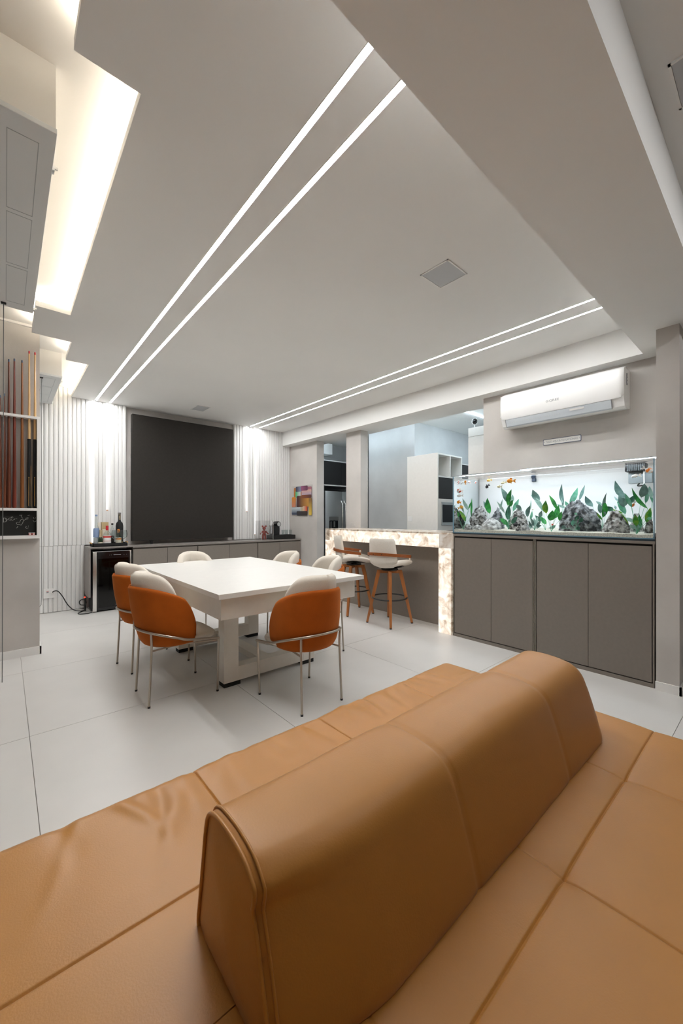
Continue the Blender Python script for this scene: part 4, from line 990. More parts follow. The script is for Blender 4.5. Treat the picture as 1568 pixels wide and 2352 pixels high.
s_['kind'] = 'stuff'
# lamps on the rim
for (y0, y1, lab) in ((0.642, 1.625, 'bright white aquarium lamp bar at the grey column end'), (1.60, 2.318, 'bright white aquarium lamp bar at the bar counter end')):
    t = thing('aquarium_lamp', lab, 'lamp', (3.76, (y0 + y1) / 2, 1.693), 0, 'lamp bars on top of the aquarium')
    L = (y1 - y0) / 2
    dz = 0.006 if y0 < 1 else 0
    MB().box(-0.03, 0.03, -L, L, 0.010 + dz, 0.015 + dz, 0.001).obj('housing', 'grille_grey', t)
    MB().box(-0.033, -0.03, -L, L, 0.008 + dz, 0.015 + dz).box(-0.03, 0.03, L - 0.010, L, dz, 0.01 + dz).obj('heat_sink', 'grille_grey', t)
    MB().box(-0.024, 0.024, -L + 0.01, L - 0.012, 0.005 + dz, 0.010 + dz).obj('led_board', 'led_aqua', t)
    ft = MB()
    for y in (-L + 0.02, L - 0.03): ft.box(-0.165, -0.02, y, y + 0.012, -0.010, 0.004 + dz).box(0.02, 0.35, y, y + 0.012, -0.010, 0.004 + dz)
    ft.obj('bracket', 'acrylic', t)
# filter, heater rod, magnet
t = thing('aquarium_filter', 'black slotted filter with grey box hanging inside the aquarium end', 'filter', (3.97, 0.80, 1.53))
MB().box(-0.03, 0.03, -0.085, 0.075, 0.0, 0.095, 0.006).obj('box', 'filter_grey', t, 40)
MB().box(-0.075, 0.03, -0.05, 0.09, 0.095, 0.165, 0.01).obj('intake', 'black_plastic', t, 40)
sl = MB()
for k in range(9): sl.box(-0.078, -0.074, -0.035 + k * 0.013, -0.031 + k * 0.013, 0.102, 0.158)
sl.obj('slot', 'filter_grey', t)
MB().tube(smooth_path([(-0.05, -0.035, 0.10), (-0.052, -0.037, 0.0), (-0.05, -0.036, -0.09)]), 0.005, 8).obj('tube', 'paper_white', t, 60)
MB().tube(smooth_path([(-0.02, 0.0, 0.0), (-0.02, 0.01, -0.02), (-0.02, -0.04, -0.025), (-0.02, -0.05, -0.09)]), 0.006, 8).obj('hose', 'black_plastic', t, 60)
t = thing('cleaning_magnet', 'dark blue cleaning magnet on the aquarium back glass', 'magnet', (4.085, 1.705, 1.62))
MB().box(0, 0.024, -0.02, 0.02, -0.005, 0.03, 0.004).obj('magnet', 'magnet_blue', t)
MB().box(0.0, 0.02, -0.014, 0.026, 0.03, 0.064, 0.004).obj('clip', 'magnet_blue', t)

# rocks
def rock(dep, yc, r, zt, zb, shade, label, seed):
    bm = bmesh.new()
    bmesh.ops.create_icosphere(bm, subdivisions=5 if r > 0.05 else 4, radius=1)
    H = (zt - 1.115)
    rx = min(r * 0.85, 0.11)
    dep = min(max(dep, X0 + 0.02 + rx), X1 - 0.03 - rx)
    yc = min(max(yc, Y0 + 0.016 + r), Y1 - 0.016 - r)
    for v in bm.verts:
        p = v.co.copy()
        n = noise.fractal(p * 1.3 + Vector((seed * 7.1, 0, 0)), 1.0, 2.0, 3)
        n2 = noise.fractal(p * 4.2 + Vector((seed * 3.3, 5, 0)), 1.0, 2.0, 4)
        k = 1 + 0.22 * n + 0.13 * n2
        z = p.z * k
        w = 1.0 - 0.22 * max(z, 0)
        v.co = Vector((max(min(p.x * k * w, 1.12), -1.12) * rx * 0.92, max(min(p.y * k * w, 1.08), -1.08) * r, max(z, -0.35) * H * 0.78 + H * 0.20))
    mb = MB().bm(bm)
    o = mb.obj('rock', ('rock_dark', 'rock_mid', 'rock_light')[shade], None, 60, (dep, yc, 1.117))
    tag(o, label, 'rock', 'lava rocks in the aquarium')
RL = ['large rounded grey rock behind the left plants in the aquarium', 'dark grey rock between two rounded ones in the aquarium', 'pale jagged rock in front at the left of the aquarium', 'speckled rounded rock behind the broad-leaved left plant',
      'small pale rock in front of the speckled rounded rock', 'largest dark mountain-shaped rock in the aquarium', 'grey craggy rock just right of the mountain-shaped rock', 'narrow rock touching the aquarium end glass at the column',
      'rock half hidden behind the tall plants at the column end', 'small pebble-like rock at the far bar end of the aquarium', 'small pale flat rock in front of the left rounded rock', 'tiny rock beside the black fish on the sand']
for k, r in enumerate(ROCKS):
    rock(*r, RL[k], k)

# plants: leaves are pieces, rooted in the sand
KM = {'g': 'leaf_green', 'y': 'leaf_yellow', 't': 'leaf_teal', 'p': 'leaf_pale', 'h': 'leaf_half', 'd': 'leaf_dark'}
PLAB = ['slender green plant in the corner of the aquarium at the bar end', 'single-leaf green plant behind the left rounded rock', 'bushy broad-leaved plant over the speckled rock', 'thin grey-green plant between the speckled rock and the bare gap',
        'tall arching pale plant left of the bright green clump', 'bright green upright clump left of the mountain-shaped rock', 'low grey-green rosette spreading on the sand', 'tall blades rising behind the mountain-shaped rock',
        'single slanted blade right behind the mountain rock peak', 'upright green plant between mountain rock and craggy rock', 'large pale broad-leaved plant behind the craggy rock', 'big bright plant in front at the column end of the aquarium',
        'thin pale plant against the end glass at the column', 'small dark moss sprigs growing on the mountain-shaped rock face']
def inx(p):
    return Vector((min(max(p[0], X0 + 0.016), X1 - 0.02), min(max(p[1], Y0 + 0.02), Y1 - 0.022), p[2]))
for k, (base, leaves) in enumerate(PLANTS):
    B = inx((base[0], base[1], 1.12))
    B.z = sandz(B.x, B.y) - 0.004 if k != 13 else 1.14
    t = thing('aquarium_plant', PLAB[k], 'plant', B, 0, 'water plants in the aquarium')
    stems = MB()
    for q, (s, e, w, c) in enumerate(leaves):
        s, e = inx(s) - B, inx(e) - B
        ax = (e - s)
        L = ax.length
        d = ax.normalized()
        side = d.cross(Vector((-1, 0, 0.0)))
        side = side.normalized() if side.length > 0.05 else Vector((0, 1, 0))
        tw = radians(((q * 53) % 50) - 25)
        nrm = side.cross(d).normalized()
        side = side * cos(tw) + nrm * sin(tw)
        nrm = side.cross(d).normalized()
        bend = ((q * 29) % 5 - 2) * 0.05 * L
        vs, fs = [], []
        NS = 8
        for i in range(NS + 1):
            f = i / NS
            wd = w * 0.60 * sin(pi * min(f ** 0.80, 1)) + 0.0005
            c0 = s + ax * f + nrm * bend * sin(pi * f) + side * bend * 0.6 * sin(pi * f)
            for j2, hgt in ((-1, 0.0), (0, -0.12), (1, 0.0)):
                vs.append(c0 + side * wd * j2 + nrm * (wd * hgt))
        for i in range(NS):
            for j2 in range(2):
                a = i * 3 + j2
                fs.append((a, a + 1, a + 4, a + 3))
        n0 = len(vs)
        vs += [v - nrm * 0.0007 for v in vs]
        fs += [tuple(i + n0 for i in reversed(f)) for f in fs[:]]
        MB().add([tuple(inx(v + B) - B) for v in vs], fs).obj('leaf', KM[c], t, 60)
        if s.length > 0.01:
            stems.tube([(0, 0, 0), tuple(s * 0.5 + Vector((0, 0, 0.01))), tuple(s)], 0.0013, 5)
    if stems.v: stems.obj('stem', 'leaf_half', t, 60)

# fish
FL = ['red and white fish, topmost in the corner at the bar end', 'whitish fish just under the surface, second from the bar end', 'orange fish turned upright near the bar end', 'red-capped white fish facing the glass under the lamp', 'smallest red and white fish under the lamp near the bar end',
      'golden fish swimming above the black telescope-shaped one', 'black fish with flowing fins below the golden one', 'silvery gold fish between the black and the large orange fish', 'silvery fish just above the tall grey leaf tip', 'large plump orange fish under the lamp',
      'large white fish with red patches near the bar end glass', 'slim white fish below the large red and white one', 'bright orange fish upper of two above the corner plant', 'golden orange fish just over the corner plant leaves',
      'tiny silvery fish alone in the open middle of the aquarium', 'small red and white fish down among the bright green clump', 'white fish with orange stripe swimming among the column end plants', 'large white and orange fish beside the black filter', 'white fish right under the filter', 'black fish resting on the sand in front of the speckled rock',
      'pale fish squeezed along the end glass at the column', 'tiny golden fish on top of the craggy rock']
for k, (p, L, kind, ang, flip) in enumerate(FISH):
    p = Vector(p)
    hl = L / 2
    p.y = min(max(p.y, Y0 + 0.018 + hl * 0.9), Y1 - 0.020 - hl * 0.9)
    p.x = max(p.x, X0 + 0.014 + L * 0.16)
    p.z = min(p.z, 1.648 - L * 0.22 - abs(sin(radians(ang))) * hl * 0.8)
    t = thing('fish', FL[k], 'fish', p, 0, 'goldfish in the aquarium')
    # local: head towards -Y*flip ... head on the left of the picture is +Y
    hd = 1 if flip < 0 else -1
    R = Matrix.Rotation(radians(-ang) * 1.0, 4, 'X') @ Matrix.Rotation(radians(14 if k % 2 else -12), 4, 'Z')
    deep = 0.30 if kind in ('orange', 'redwhite', 'gold', 'black', 'orangewhite') else 0.20
    def body(u, v, L=L, hd=hd, deep=deep):
        a = 2 * pi * v
        y = (0.5 - 0.68 * u) * L * hd
        r = sin(pi * min(max(u, 0.0), 1.0) ** 0.72) ** 0.8 * deep * 0.8 * L + 0.03 * L * u * (1 - u * 0.4)
        return (0.55 * r * sin(a), y, r * cos(a))
    MB().surf(body, 14, 12, closev=True).xf(R).obj('body', 'fish_' + kind, t, 60)
    fm = {'orange': 'fish_orange', 'gold': 'fish_gold', 'black': 'fish_black', 'redwhite': 'fish_fin', 'white': 'fish_fin', 'silver': 'fish_silver', 'orangewhite': 'fish_fin'}[kind]
    yt = -0.16 * L * hd
    MB().prism([(yt, 0.03 * L), (yt - 0.20 * L * hd, 0.20 * L), (yt - 0.34 * L * hd, 0.17 * L), (yt - 0.22 * L * hd, 0.0), (yt - 0.34 * L * hd, -0.20 * L), (yt - 0.20 * L * hd, -0.18 * L), (yt, -0.03 * L)], -0.0008, 0.0008, 'x').xf(R).obj('tail', fm, t)
    MB().prism([(0.22 * L * hd, deep * 0.72 * L), (0.10 * L * hd, deep * 1.25 * L), (-0.10 * L * hd, deep * 0.9 * L), (-0.06 * L * hd, deep * 0.4 * L)], -0.0007, 0.0007, 'x').prism([(0.14 * L * hd, -deep * 0.6 * L), (0.0, -deep * 1.15 * L), (-0.04 * L * hd, -deep * 0.4 * L)], -0.0007, 0.0007, 'x').xf(R).obj('fin', fm, t)
    e = R @ Vector((-deep * 0.26 * L, 0.37 * L * hd, 0.02 * L))
    MB().ball(tuple(e), max(0.018 * L, 0.0007), 8, 6).obj('eye', 'black_gloss', t, 60)

# ------------------------------------------------------------------ air conditioner and plaque
t = thing('air_conditioner', 'white split air conditioner mounted high on the grey wall over the aquarium', 'air conditioner', (XW - 0.01, 0, 0))
ya, yb = 0.905, 1.985
prof = [(0.0, 2.20), (-0.135, 2.182), (-0.175, 2.20), (-0.205, 2.262), (-0.222, 2.35), (-0.222, 2.45), (-0.205, 2.515), (-0.17, 2.535), (0.0, 2.535)]
MB().prism([(a * 0.93, 2.36 + (b - 2.36) * 0.985) for a, b in prof], ya + 0.004, yb - 0.004, 'y').obj('body', 'ac_white', t, 30)
fp = MB()
pp = [(-0.205, 2.268), (-0.216, 2.30), (-0.224, 2.36), (-0.224, 2.45), (-0.206, 2.517), (-0.17, 2.537), (-0.14, 2.537)]
n = len(pp)
NY = 24
def endr(s):    # rounded lower corner at both ends
    return 1.0
ysl = [ya + (yb - ya) * (0.5 - 0.5 * cos(pi * i / (NY - 1))) for i in range(NY)]
vs = []
for y in ysl:
    d = min(y - ya, yb - y)
    lift = 0.035 * max(0, 1 - d / 0.035) ** 2
    back_ = 0.018 * max(0, 1 - d / 0.03) ** 2
    for (x, z) in pp:
        zz = max(z, 2.268 + lift)
        vs.append((x + back_, y, zz))
fp.add(vs, [(i * n + k, (i + 1) * n + k, (i + 1) * n + k + 1, i * n + k + 1) for i in range(NY - 1) for k in range(n - 1)])
fp.add([(x, y, z) for y in (ya, yb) for (x, z) in ((-0.14, 2.537), (-0.206, 2.517), (-0.206, 2.30), (-0.14, 2.30))], [(0, 1, 2, 3), (4, 7, 6, 5)])
fp.obj('front_panel', 'ac_white', t, 35)
MB().prism([(-0.160, 2.190), (-0.178, 2.198), (-0.207, 2.262), (-0.200, 2.266), (-0.150, 2.20)], ya + 0.095, yb - 0.055, 'y').obj('louvre', 'ac_louvre', t)
gl = MB()
for y in (ya + 0.091, yb - 0.055): gl.prism([(-0.165, 2.190), (-0.180, 2.197), (-0.209, 2.264), (-0.200, 2.268)], y, y + 0.004, 'y')
gl.obj('seam', 'grey_print', t)
dt = MB()
for k in range(24):
    yy = yb - 0.09 - k * 0.0215
    dt.box(-0.1935, -0.189, yy, yy + 0.004, 2.228, 2.232)
dt.obj('vent_dot', 'ac_white', t)
MB().prism([(-0.198, 2.236), (-0.2045, 2.252), (-0.2035, 2.252), (-0.197, 2.236)], ya + 0.30, ya + 0.42, 'y').obj('display_window', 'ac_white', t)
text('logo', 'GREE', 0.030, 'grey_print', t, (-0.2245, 1.450, 2.362), FACE_NEG_X, sx=1.25)
lg = MB()
lg.tube([(-0.2245, 1.512 + 0.011 * cos(2 * pi * k / 20), 2.362 + 0.008 * sin(2 * pi * k / 20)) for k in range(20)], 0.0015, 5, closed=True).box(-0.2252, -0.224, 1.505, 1.513, 2.361, 2.363)
lg.obj('emblem', 'grey_print', t)
MB().box(-0.1985, -0.196, ya + 0.11, ya + 0.21, 2.2435, 2.2465).obj('lettering', 'grey_print', t)
st = MB()
st.box(-0.115, -0.095, ya - 0.001, ya + 0.004, 2.39, 2.49).obj('rating_label', 'grey_print', t)
MB().box(-0.112, -0.098, ya - 0.0018, ya - 0.001, 2.405, 2.425).box(-0.112, -0.098, ya - 0.0018, ya - 0.001, 2.435, 2.45).box(-0.112, -0.106, ya - 0.0018, ya - 0.001, 2.46, 2.48).obj('print', 'paper_white', t)

t = thing('plaque', 'small white plaque with dark rim and lettering below the air conditioner', 'sign', (XW - 0.01, 1.462, 2.010))
MB().prism(rr(-0.173, 0.173, -0.030, 0.030, 0.008), -0.005, 0, 'x').obj('rim', 'sign_frame', t)
MB().prism(rr(-0.168, 0.168, -0.025, 0.025, 0.006), -0.0065, -0.005, 'x').obj('face', 'paper_white', t)
text('lettering', 'TUDO AQUI JÁ FOI UM SONHO', 0.026, 'grey_print', t, (-0.0068, 0, -0.001), FACE_NEG_X, 0.0003, fit=0.292)
MB().tube([(-0.0065, 0.160, 0), (-0.0085, 0.160, 0)], 0.0025, 8).tube([(-0.0065, -0.160, 0), (-0.0085, -0.160, 0)], 0.0025, 8).obj('screw', 'black_plastic', t)

# ------------------------------------------------------------------ kitchen
t = thing('refrigerator', 'stainless side-by-side refrigerator with bar handles seen between the pillars', 'refrigerator', (4.58, 5.77, 0))
MB().box(0.02, 0.95, 0.05, 0.56, 0.03, 1.76).box(-0.02, 0.02, 0.03, 0.56, 0, 1.855).obj('body', 'black_matte', t)
d = MB().box(0.025, 0.455, 0, 0.05, 0.04, 1.755, 0.006).obj('door', 'steel', t, 40)
MB().tube([(0.415, -0.004, 0.55), (0.415, -0.05, 0.62), (0.415, -0.055, 1.05), (0.415, -0.05, 1.50), (0.415, -0.004, 1.57)], 0.013, 10).obj('handle', 'steel_bright', d, 60)
MB().box(0.11, 0.35, -0.006, 0, 1.19, 1.26, 0.002).obj('dispenser_panel', 'steel_bright', d)
MB().box(0.12, 0.34, -0.003, 0, 0.95, 1.185).obj('dispenser_niche', 'black_gloss', d)
MB().box(0.14, 0.17, -0.010, -0.003, 1.03, 1.17).box(0.22, 0.26, -0.010, -0.003, 1.06, 1.17).obj('dispenser_lever', 'steel_bright', d)
d = MB().box(0.462, 0.945, 0, 0.05, 0.04, 1.755, 0.006).obj('door', 'steel', t, 40)
MB().tube([(0.50, -0.004, 0.55), (0.50, -0.05, 0.62), (0.50, -0.055, 1.05), (0.50, -0.05, 1.50), (0.50, -0.004, 1.57)], 0.013, 10).obj('handle', 'steel_bright', d, 60)
t = thing('wall_cabinet', 'black-fronted cabinet in white trim above the refrigerator', 'cabinet', (4.50, 5.80, 1.86))
MB().box(0, 1.05, 0, 0.54, 0.0, 0.02).box(0, 1.05, 0, 0.54, 0.475, 0.495).box(0, 0.02, 0, 0.54, 0.02, 0.475).box(1.03, 1.05, 0, 0.54, 0.02, 0.475).obj('carcass', 'white_paint', t)
MB().box(0.022, 0.523, -0.002, 0.018, 0.024, 0.470).obj('door', 'kitchen_black', t)
MB().box(0.527, 1.028, -0.002, 0.018, 0.024, 0.470).obj('door', 'kitchen_black', t)
tag(MB().box(4.76, 5.05, 6.10, YB - 0.001, 2.53, 2.745, 0.004).obj('wall_box', 'ac_white'), 'plain white box high on the kitchen wall above the refrigerator cabinet', 'wall box')
# tall oven cabinet
xa, xb, ya, yb, H = 4.742, 5.385, 3.33, 3.895, 2.19
t = thing('tall_cabinet', 'tall white kitchen cabinet with two open cubbies on top', 'cabinet', (xa, ya, 0))
w, dpt = xb - xa, yb - ya
MB().box(0, 0.022, 0, dpt, 0, H, 0.001).obj('side_panel', 'white_laminate', t)
MB().box(w - 0.022, w, 0, dpt, 0, H, 0.001).obj('side_panel', 'white_laminate', t)
MB().box(0.022, w - 0.022, dpt - 0.02, dpt, 0, H).obj('back_panel', 'white_laminate', t)
for z in (H - 0.022, 1.838, 1.500, 1.055, 0.08):
    MB().box(0.022, w - 0.022, 0, dpt - 0.02, z, z + 0.022).obj('shelf', 'white_laminate', t)
MB().box(w / 2 - 0.011, w / 2 + 0.011, 0, dpt - 0.02, 1.86, H - 0.022).obj('divider', 'white_laminate', t)
MB().box(0.024, w - 0.024, -0.002, 0.02, 1.524, 1.836).obj('door', 'kitchen_black', t)
MB().box(0.022, w - 0.022, 0.0, 0.02, 1.077, 1.500).obj('oven_surround', 'white_laminate', t)
ov = MB().box(0.085, w - 0.085, -0.012, 0.0, 1.130, 1.475, 0.003).obj('oven_frame', 'steel', t)
MB().box(0.105, w - 0.16, -0.015, -0.012, 1.175, 1.435).obj('oven_window', 'black_gloss', ov)
MB().box(0.024, w - 0.024, -0.002, 0.02, 0.62, 1.053).obj('door', 'kitchen_black', t)
MB().box(0.024, w - 0.024, -0.002, 0.02, 0.10, 0.615).obj('door', 'white_laminate', t)
sp_ = MB().box(-0.006, 0, dpt - 0.10, dpt - 0.02, 1.185, 1.265, 0.001).obj('switch_plate', 'ac_white', t)
t = thing('dark_cabinet', 'black-fronted kitchen wall unit beyond the tall white cabinet', 'cabinet', (5.39, 3.50, 1.2))
MB().box(0, 1.3, 0, 0.39, 0, 0.93).obj('carcass', 'white_laminate', t)
MB().box(0.005, 0.64, -0.018, 0, 0.01, 0.91).obj('door', 'kitchen_black', t)
MB().box(0.645, 1.295, -0.018, 0, 0.01, 0.91).obj('door', 'kitchen_black', t)
t = thing('pantry_cabinet', 'plain white tall kitchen cabinet beside the aquarium wall with a camera on top', 'cabinet', (4.80, 2.10, 0))
MB().box(0.018, 0.6, 0, 0.775, 0, 2.47).obj('carcass', 'white_laminate', t)
MB().box(0, 0.018, 0.002, 0.773, 0.05, 2.345).obj('door', 'white_laminate', t)
MB().box(0, 0.018, 0.002, 0.773, 2.349, 2.470).obj('door', 'white_laminate', t)
t = thing('security_camera', 'small black round security camera on white stand on the pantry cabinet', 'camera', (4.86, 2.812, 2.4705))
MB().lathe([(0.028, 0), (0.028, 0.006), (0.007, 0.012), (0.006, 0.05)], 16).obj('stand', 'ac_white', t, 40)
MB().ball((0, 0, 0.088), (0.042, 0.040, 0.042), 16, 12).obj('housing', 'ac_white', t, 60)
MB().ball((-0.016, -0.012, 0.088), (0.034, 0.034, 0.040), 16, 12).obj('lens_face', 'black_gloss', t, 60)
t = thing('switch_plate', 'small switch plate low on the grey pillar just above the bar', 'switch', (4.175, 4.52, 1.135))
MB().box(-0.006, 0, -0.055, 0.055, -0.03, 0.03, 0.001).obj('plate', 'grey_plaster', t)
MB().box(-0.008, -0.006, -0.03, 0.03, -0.015, 0.015).obj('rocker', 'grey_plaster', t)
# ------------------------------------------------------------------ table
t = thing('dining_table', 'white two-part dining table top over a billiard table with open frame legs', 'table', (0, 0, 0))
tx0, tx1, ty0, ty1, ym = 0.975, 2.196, 2.252, 4.19, 3.287
MB().box(tx0, tx1, ty0, ym - 0.0008, 0.748, 0.780, 0.0015).obj('tabletop', 'white_laminate', t)
MB().box(tx0, tx1, ym + 0.0008, ty1, 0.748, 0.780, 0.0015).obj('tabletop', 'white_laminate', t)
ax0, ax1, ay0, ay1 = 1.014, 2.15, 2.312, 4.13
MB().box(ax0, ax1, ay0, ay0 + 0.03, 0.604, 0.748, 0.001).obj('apron', 'cream_laminate', t)
MB().box(ax0, ax1, ay1 - 0.03, ay1, 0.604, 0.748, 0.001).obj('apron', 'cream_laminate', t)
MB().box(ax0, ax0 + 0.03, ay0 + 0.0305, ay1 - 0.0305, 0.604, 0.748, 0.001).obj('apron', 'cream_laminate', t)
MB().box(ax1 - 0.03, ax1, ay0 + 0.0305, ay1 - 0.0305, 0.604, 0.748, 0.001).obj('apron', 'cream_laminate', t)
MB().box(ax0 + 0.03, ax1 - 0.03, ay0 + 0.03, ay1 - 0.03, 0.61, 0.64).obj('underside', 'cream_laminate', t)
for (y0, y1) in ((2.690, 2.785), (3.665, 3.76)):
    f = MB().box(1.202, 1.317, y0, y1, 0.032, 0.61, 0.001).box(1.908, 2.022, y0, y1, 0.032, 0.61, 0.001).box(1.317, 1.908, y0, y1, 0.032, 0.135, 0.001).obj('frame_leg', 'cream_laminate', t)
    MB().box(1.206, 1.335, y0 + 0.004, y1 - 0.004, 0, 0.032).obj('foot', 'black_matte', f)
    MB().box(1.90, 2.018, y0 + 0.004, y1 - 0.004, 0, 0.032).obj('foot', 'black_matte', f)
MB().box(1.56, 1.66, 2.785, 3.665, 0.06, 0.11).obj('stretcher', 'cream_laminate', t)
for (x, y) in ((1.215, 2.55), (1.95, 2.55), (1.215, 3.9), (1.95, 3.9)):
    MB().lathe([(0.028, 0.592), (0.034, 0.598), (0.034, 0.61)], 16, (x, y, 0)).obj('leveller', 'black_plastic', t, 40)

# ------------------------------------------------------------------ dining chairs (front = local +X)
def shell(ztop, rad, lean, amax, expo, z0, grow, hw=0.232, arc=None):
    """tub-shaped upholstered shell; returns f(u, v) along angle and height"""
    def f(u, v):
        a = (2 * u - 1)
        sg = 1 if a >= 0 else -1
        aa = abs(a)
        # plan: U shape, half ellipse at the back then straight sides
        if arc:
            th = aa * arc
            x, y = -rad * cos(th), hw * sin(th)
        elif aa < 0.72:
            th = aa / 0.72 * pi / 2
            x, y = -rad * cos(th) ** 0.95, hw * sin(th) ** 0.95
        else:
            x, y = (aa - 0.72) / 0.28 * amax, hw
        h = max(1 - aa ** expo, 0.0) ** 0.55
        zt = z0 + 0.05 + (ztop - z0 - 0.05) * h
        z = z0 + (zt - z0) * v
        k = (z - z0) / (ztop - z0)
        tuck = (0.85 + 0.15 * sin(min(k * 1.35, 1) * pi / 2)) * (1 - 0.10 * max(0, 1 - (z - z0) / 0.06) ** 2)
        wide = (0.93 + 0.07 * sin(min(k * 1.35, 1) * pi / 2)) * (1 - 0.14 * k * k)
        x = x * tuck - lean * k * max(0.0, 1 - aa * 1.0)
        y = y * wide * (1 - 0.10 * max(0, 1 - (z - z0) / 0.08) ** 2)
        return Vector((x, sg * y, z + (0.018 * aa * aa * (1 - v))))
    return f
def thick(f, d0, d1, nu, nv, ru=0.035, rv=0.06):
    """closed shell between offsets d0 (outer) and d1 (inner), with a rounded rim"""
    mb = MB()
    def nrm(u, v):
        e = 1e-3
        a = f(min(u + e, 1), v) - f(max(u - e, 0), v)
        b = f(u, min(v + e, 1)) - f(u, max(v - e, 0))
        n = a.cross(b)
        if n.length < 1e-9: n = Vector((f(u, v).x, f(u, v).y, 0))
        n.normalize()
        c = f(u, v)
        if n.dot(Vector((c.x - 0.05, c.y, 0))) < 0: n = -n
        return n
    vs = []
    for i in range(nu):
        for jv in range(nv):
            u, v = i / (nu - 1), jv / (nv - 1)
            # rim rounding: offsets meet at all edges
            eu = min(u, 1 - u) / ru
            ev = (1 - v) / rv
            eb = v / rv
            k = min(1, max(0.0, min(eu, ev, eb)))
            s = sqrt(1 - (1 - k) ** 2)
            c, n = f(u, v), nrm(u, v)
            mid = (d0 + d1) / 2
            vs.append((c + n * (mid + (d0 - mid) * s), c + n * (mid + (d1 - mid) * s)))
    A = [p[0] for p in vs]; B_ = [p[1] for p in vs]
    o = len(A)
    fs = []
    for i in range(nu - 1):
        for jv in range(nv - 1):
            a, b, c, d = i * nv + jv, (i + 1) * nv + jv, (i + 1) * nv + jv + 1, i * nv + jv + 1
            fs += [(a, b, c, d), (o + d, o + c, o + b, o + a)]
    return mb.add(A + B_, fs)
FO = shell(0.790, 0.250, 0.050, 0.075, 2.7, 0.372, 0)
FI = shell(0.876, 0.228, 0.068, 0.055, 5.5, 0.40, 0, 0.212, radians(86))
chair = thing('dining_chair', '', 'chair', (0, 0, 0), 0, 'orange and cream dining chairs around the white table')
thick(FO, 0.012, -0.010, 61, 26).obj('outer_shell', 'velvet', chair, 180)
thick(FI, 0.006, -0.055, 61, 30, 0.06, 0.09).obj('inner_back', 'cream_fabric', chair, 180)
def seatf(u, v):
    a = 2 * pi * u
    c, s = cos(a), sin(a)
    ex = (abs(c) ** 0.62) * (1 if c > 0 else -1) * (0.255 if c > 0 else 0.195)
    ey = (abs(s) ** 0.62) * (1 if s > 0 else -1) * (0.228 if c > 0 else 0.205)
    k = max(sin(pi * v), 0) ** 0.30
    z = 0.415 - 0.040 * cos(pi * v) + 0.010 * (1 - (2 * v - 1) ** 2) * 0
    if v > 0.5: z += 0.014 * (1 - k)
    z -= 0.020 * max(c, 0) ** 2 * k * (1 if v > 0.5 else 0.2)
    return (ex * k, ey * k, z)
MB().surf(seatf, 48, 16, closeu=True).obj('seat', 'cream_fabric', chair, 180)
hoop = []
for s in (-1, 1):
    hoop.append([(0.222, s * 0.240, 0.388), (0.14, s * 0.252, 0.404)] + [(-0.268 * cos(radians(q)), s * 0.255 * sin(radians(q)), 0.5 - 0.075 * (q / 90) ** 2) for q in (90, 72, 54, 36, 18)])
MB().tube(smooth_path(hoop[0] + [(-0.268, 0, 0.5)] + hoop[1][::-1], 4), 0.0085, 8).obj('hoop', 'nickel', chair, 60)
for s in (-1, 1):
    lg = MB().tube([(0.221, s * 0.215, 0.010), (0.222, s * 0.232, 0.386)], 0.0075, 8).obj('leg', 'nickel', chair, 60)
    MB().lathe([(0.009, 0), (0.009, 0.012)], 10, (0.221, s * 0.215, 0)).obj('foot_cap', 'black_plastic', lg, 40)
    lg = MB().tube(smooth_path([(-0.222, s * 0.165, 0.010), (-0.214, s * 0.163, 0.18), (-0.206, s * 0.160, 0.35), (-0.205, s * 0.160, 0.41), (-0.208, s * 0.161, 0.478)], 4), 0.0075, 8).obj('leg', 'nickel', chair, 60)
    MB().lathe([(0.009, 0), (0.009, 0.012)], 10, (-0.222, s * 0.165, 0)).obj('foot_cap', 'black_plastic', lg, 40)
for s in (-1, 1):
    MB().tube([(-0.20, s * 0.158, 0.366), (0.0, s * 0.13, 0.366), (0.222, s * 0.225, 0.372)], 0.006, 6).obj('seat_rail', 'nickel', chair, 60)
G = 'orange and cream dining chairs around the white table'
CH = [(0.932, 2.903, 0, 'orange-backed dining chair at the long table side by the wine cooler, nearer the sofa'),
      (1.571, 2.220, 90, 'orange-backed dining chair at the short table end facing away from the sofa'),
      (0.962, 3.612, 7, 'orange-backed dining chair at the long table side closer to the wine cooler'),
      (1.52, 4.02, -90, 'cream-fronted dining chair at the short table end before the sideboard'),
      (2.165, 3.57, 180, 'cream-fronted dining chair by the bar stools, nearer the sideboard'),
      (2.19, 2.915, 172, 'cream-fronted dining chair by the bar stools, nearer the sofa')]
for k, (x, y, r, lab) in enumerate(CH):
    if k == 0:
        chair.location = (x, y, 0); chair.rotation_euler = (0, 0, radians(r)); chair['label'] = lab
    else:
        dup(chair, (x, y, 0), radians(r), lab, G)

# ------------------------------------------------------------------ sofa island
sofa = thing('sofa', 'large tan leather island sofa with a low central backrest in front of the table', 'sofa', (0, 0, 0))
SX0, SX1, SY0, SYM, SY1, SZ = -0.80, 1.945, -0.42, 0.615, 1.318, 0.42
random.seed(11)
WR = []     # wrinkles: x0, y0, dir x, dir y, length, amplitude, width
for (xc, n, spread, la) in ((0.28, 7, 0.22, 0.36), (0.62, 8, 0.20, 0.25), (1.16, 16, 0.32, 0.22), (1.66, 9, 0.18, 0.20)):
    for k in range(n):
        x = xc + random.uniform(-spread, spread)
        WR.append((x, 1.30 - random.uniform(0, 0.05), random.uniform(-0.5, 0.35), -1.0, la * random.uniform(0.5, 1.1), random.choice((-1, 1, 1)) * random.uniform(0.0035, 0.0075), random.uniform(0.015, 0.034)))
for k in range(6):
    WR.append((1.62 + random.uniform(-0.1, 0.25), 1.12 - 0.05 * k, 1.0, random.uniform(-0.3, 0.1), 0.20, random.uniform(0.003, 0.005), 0.012))
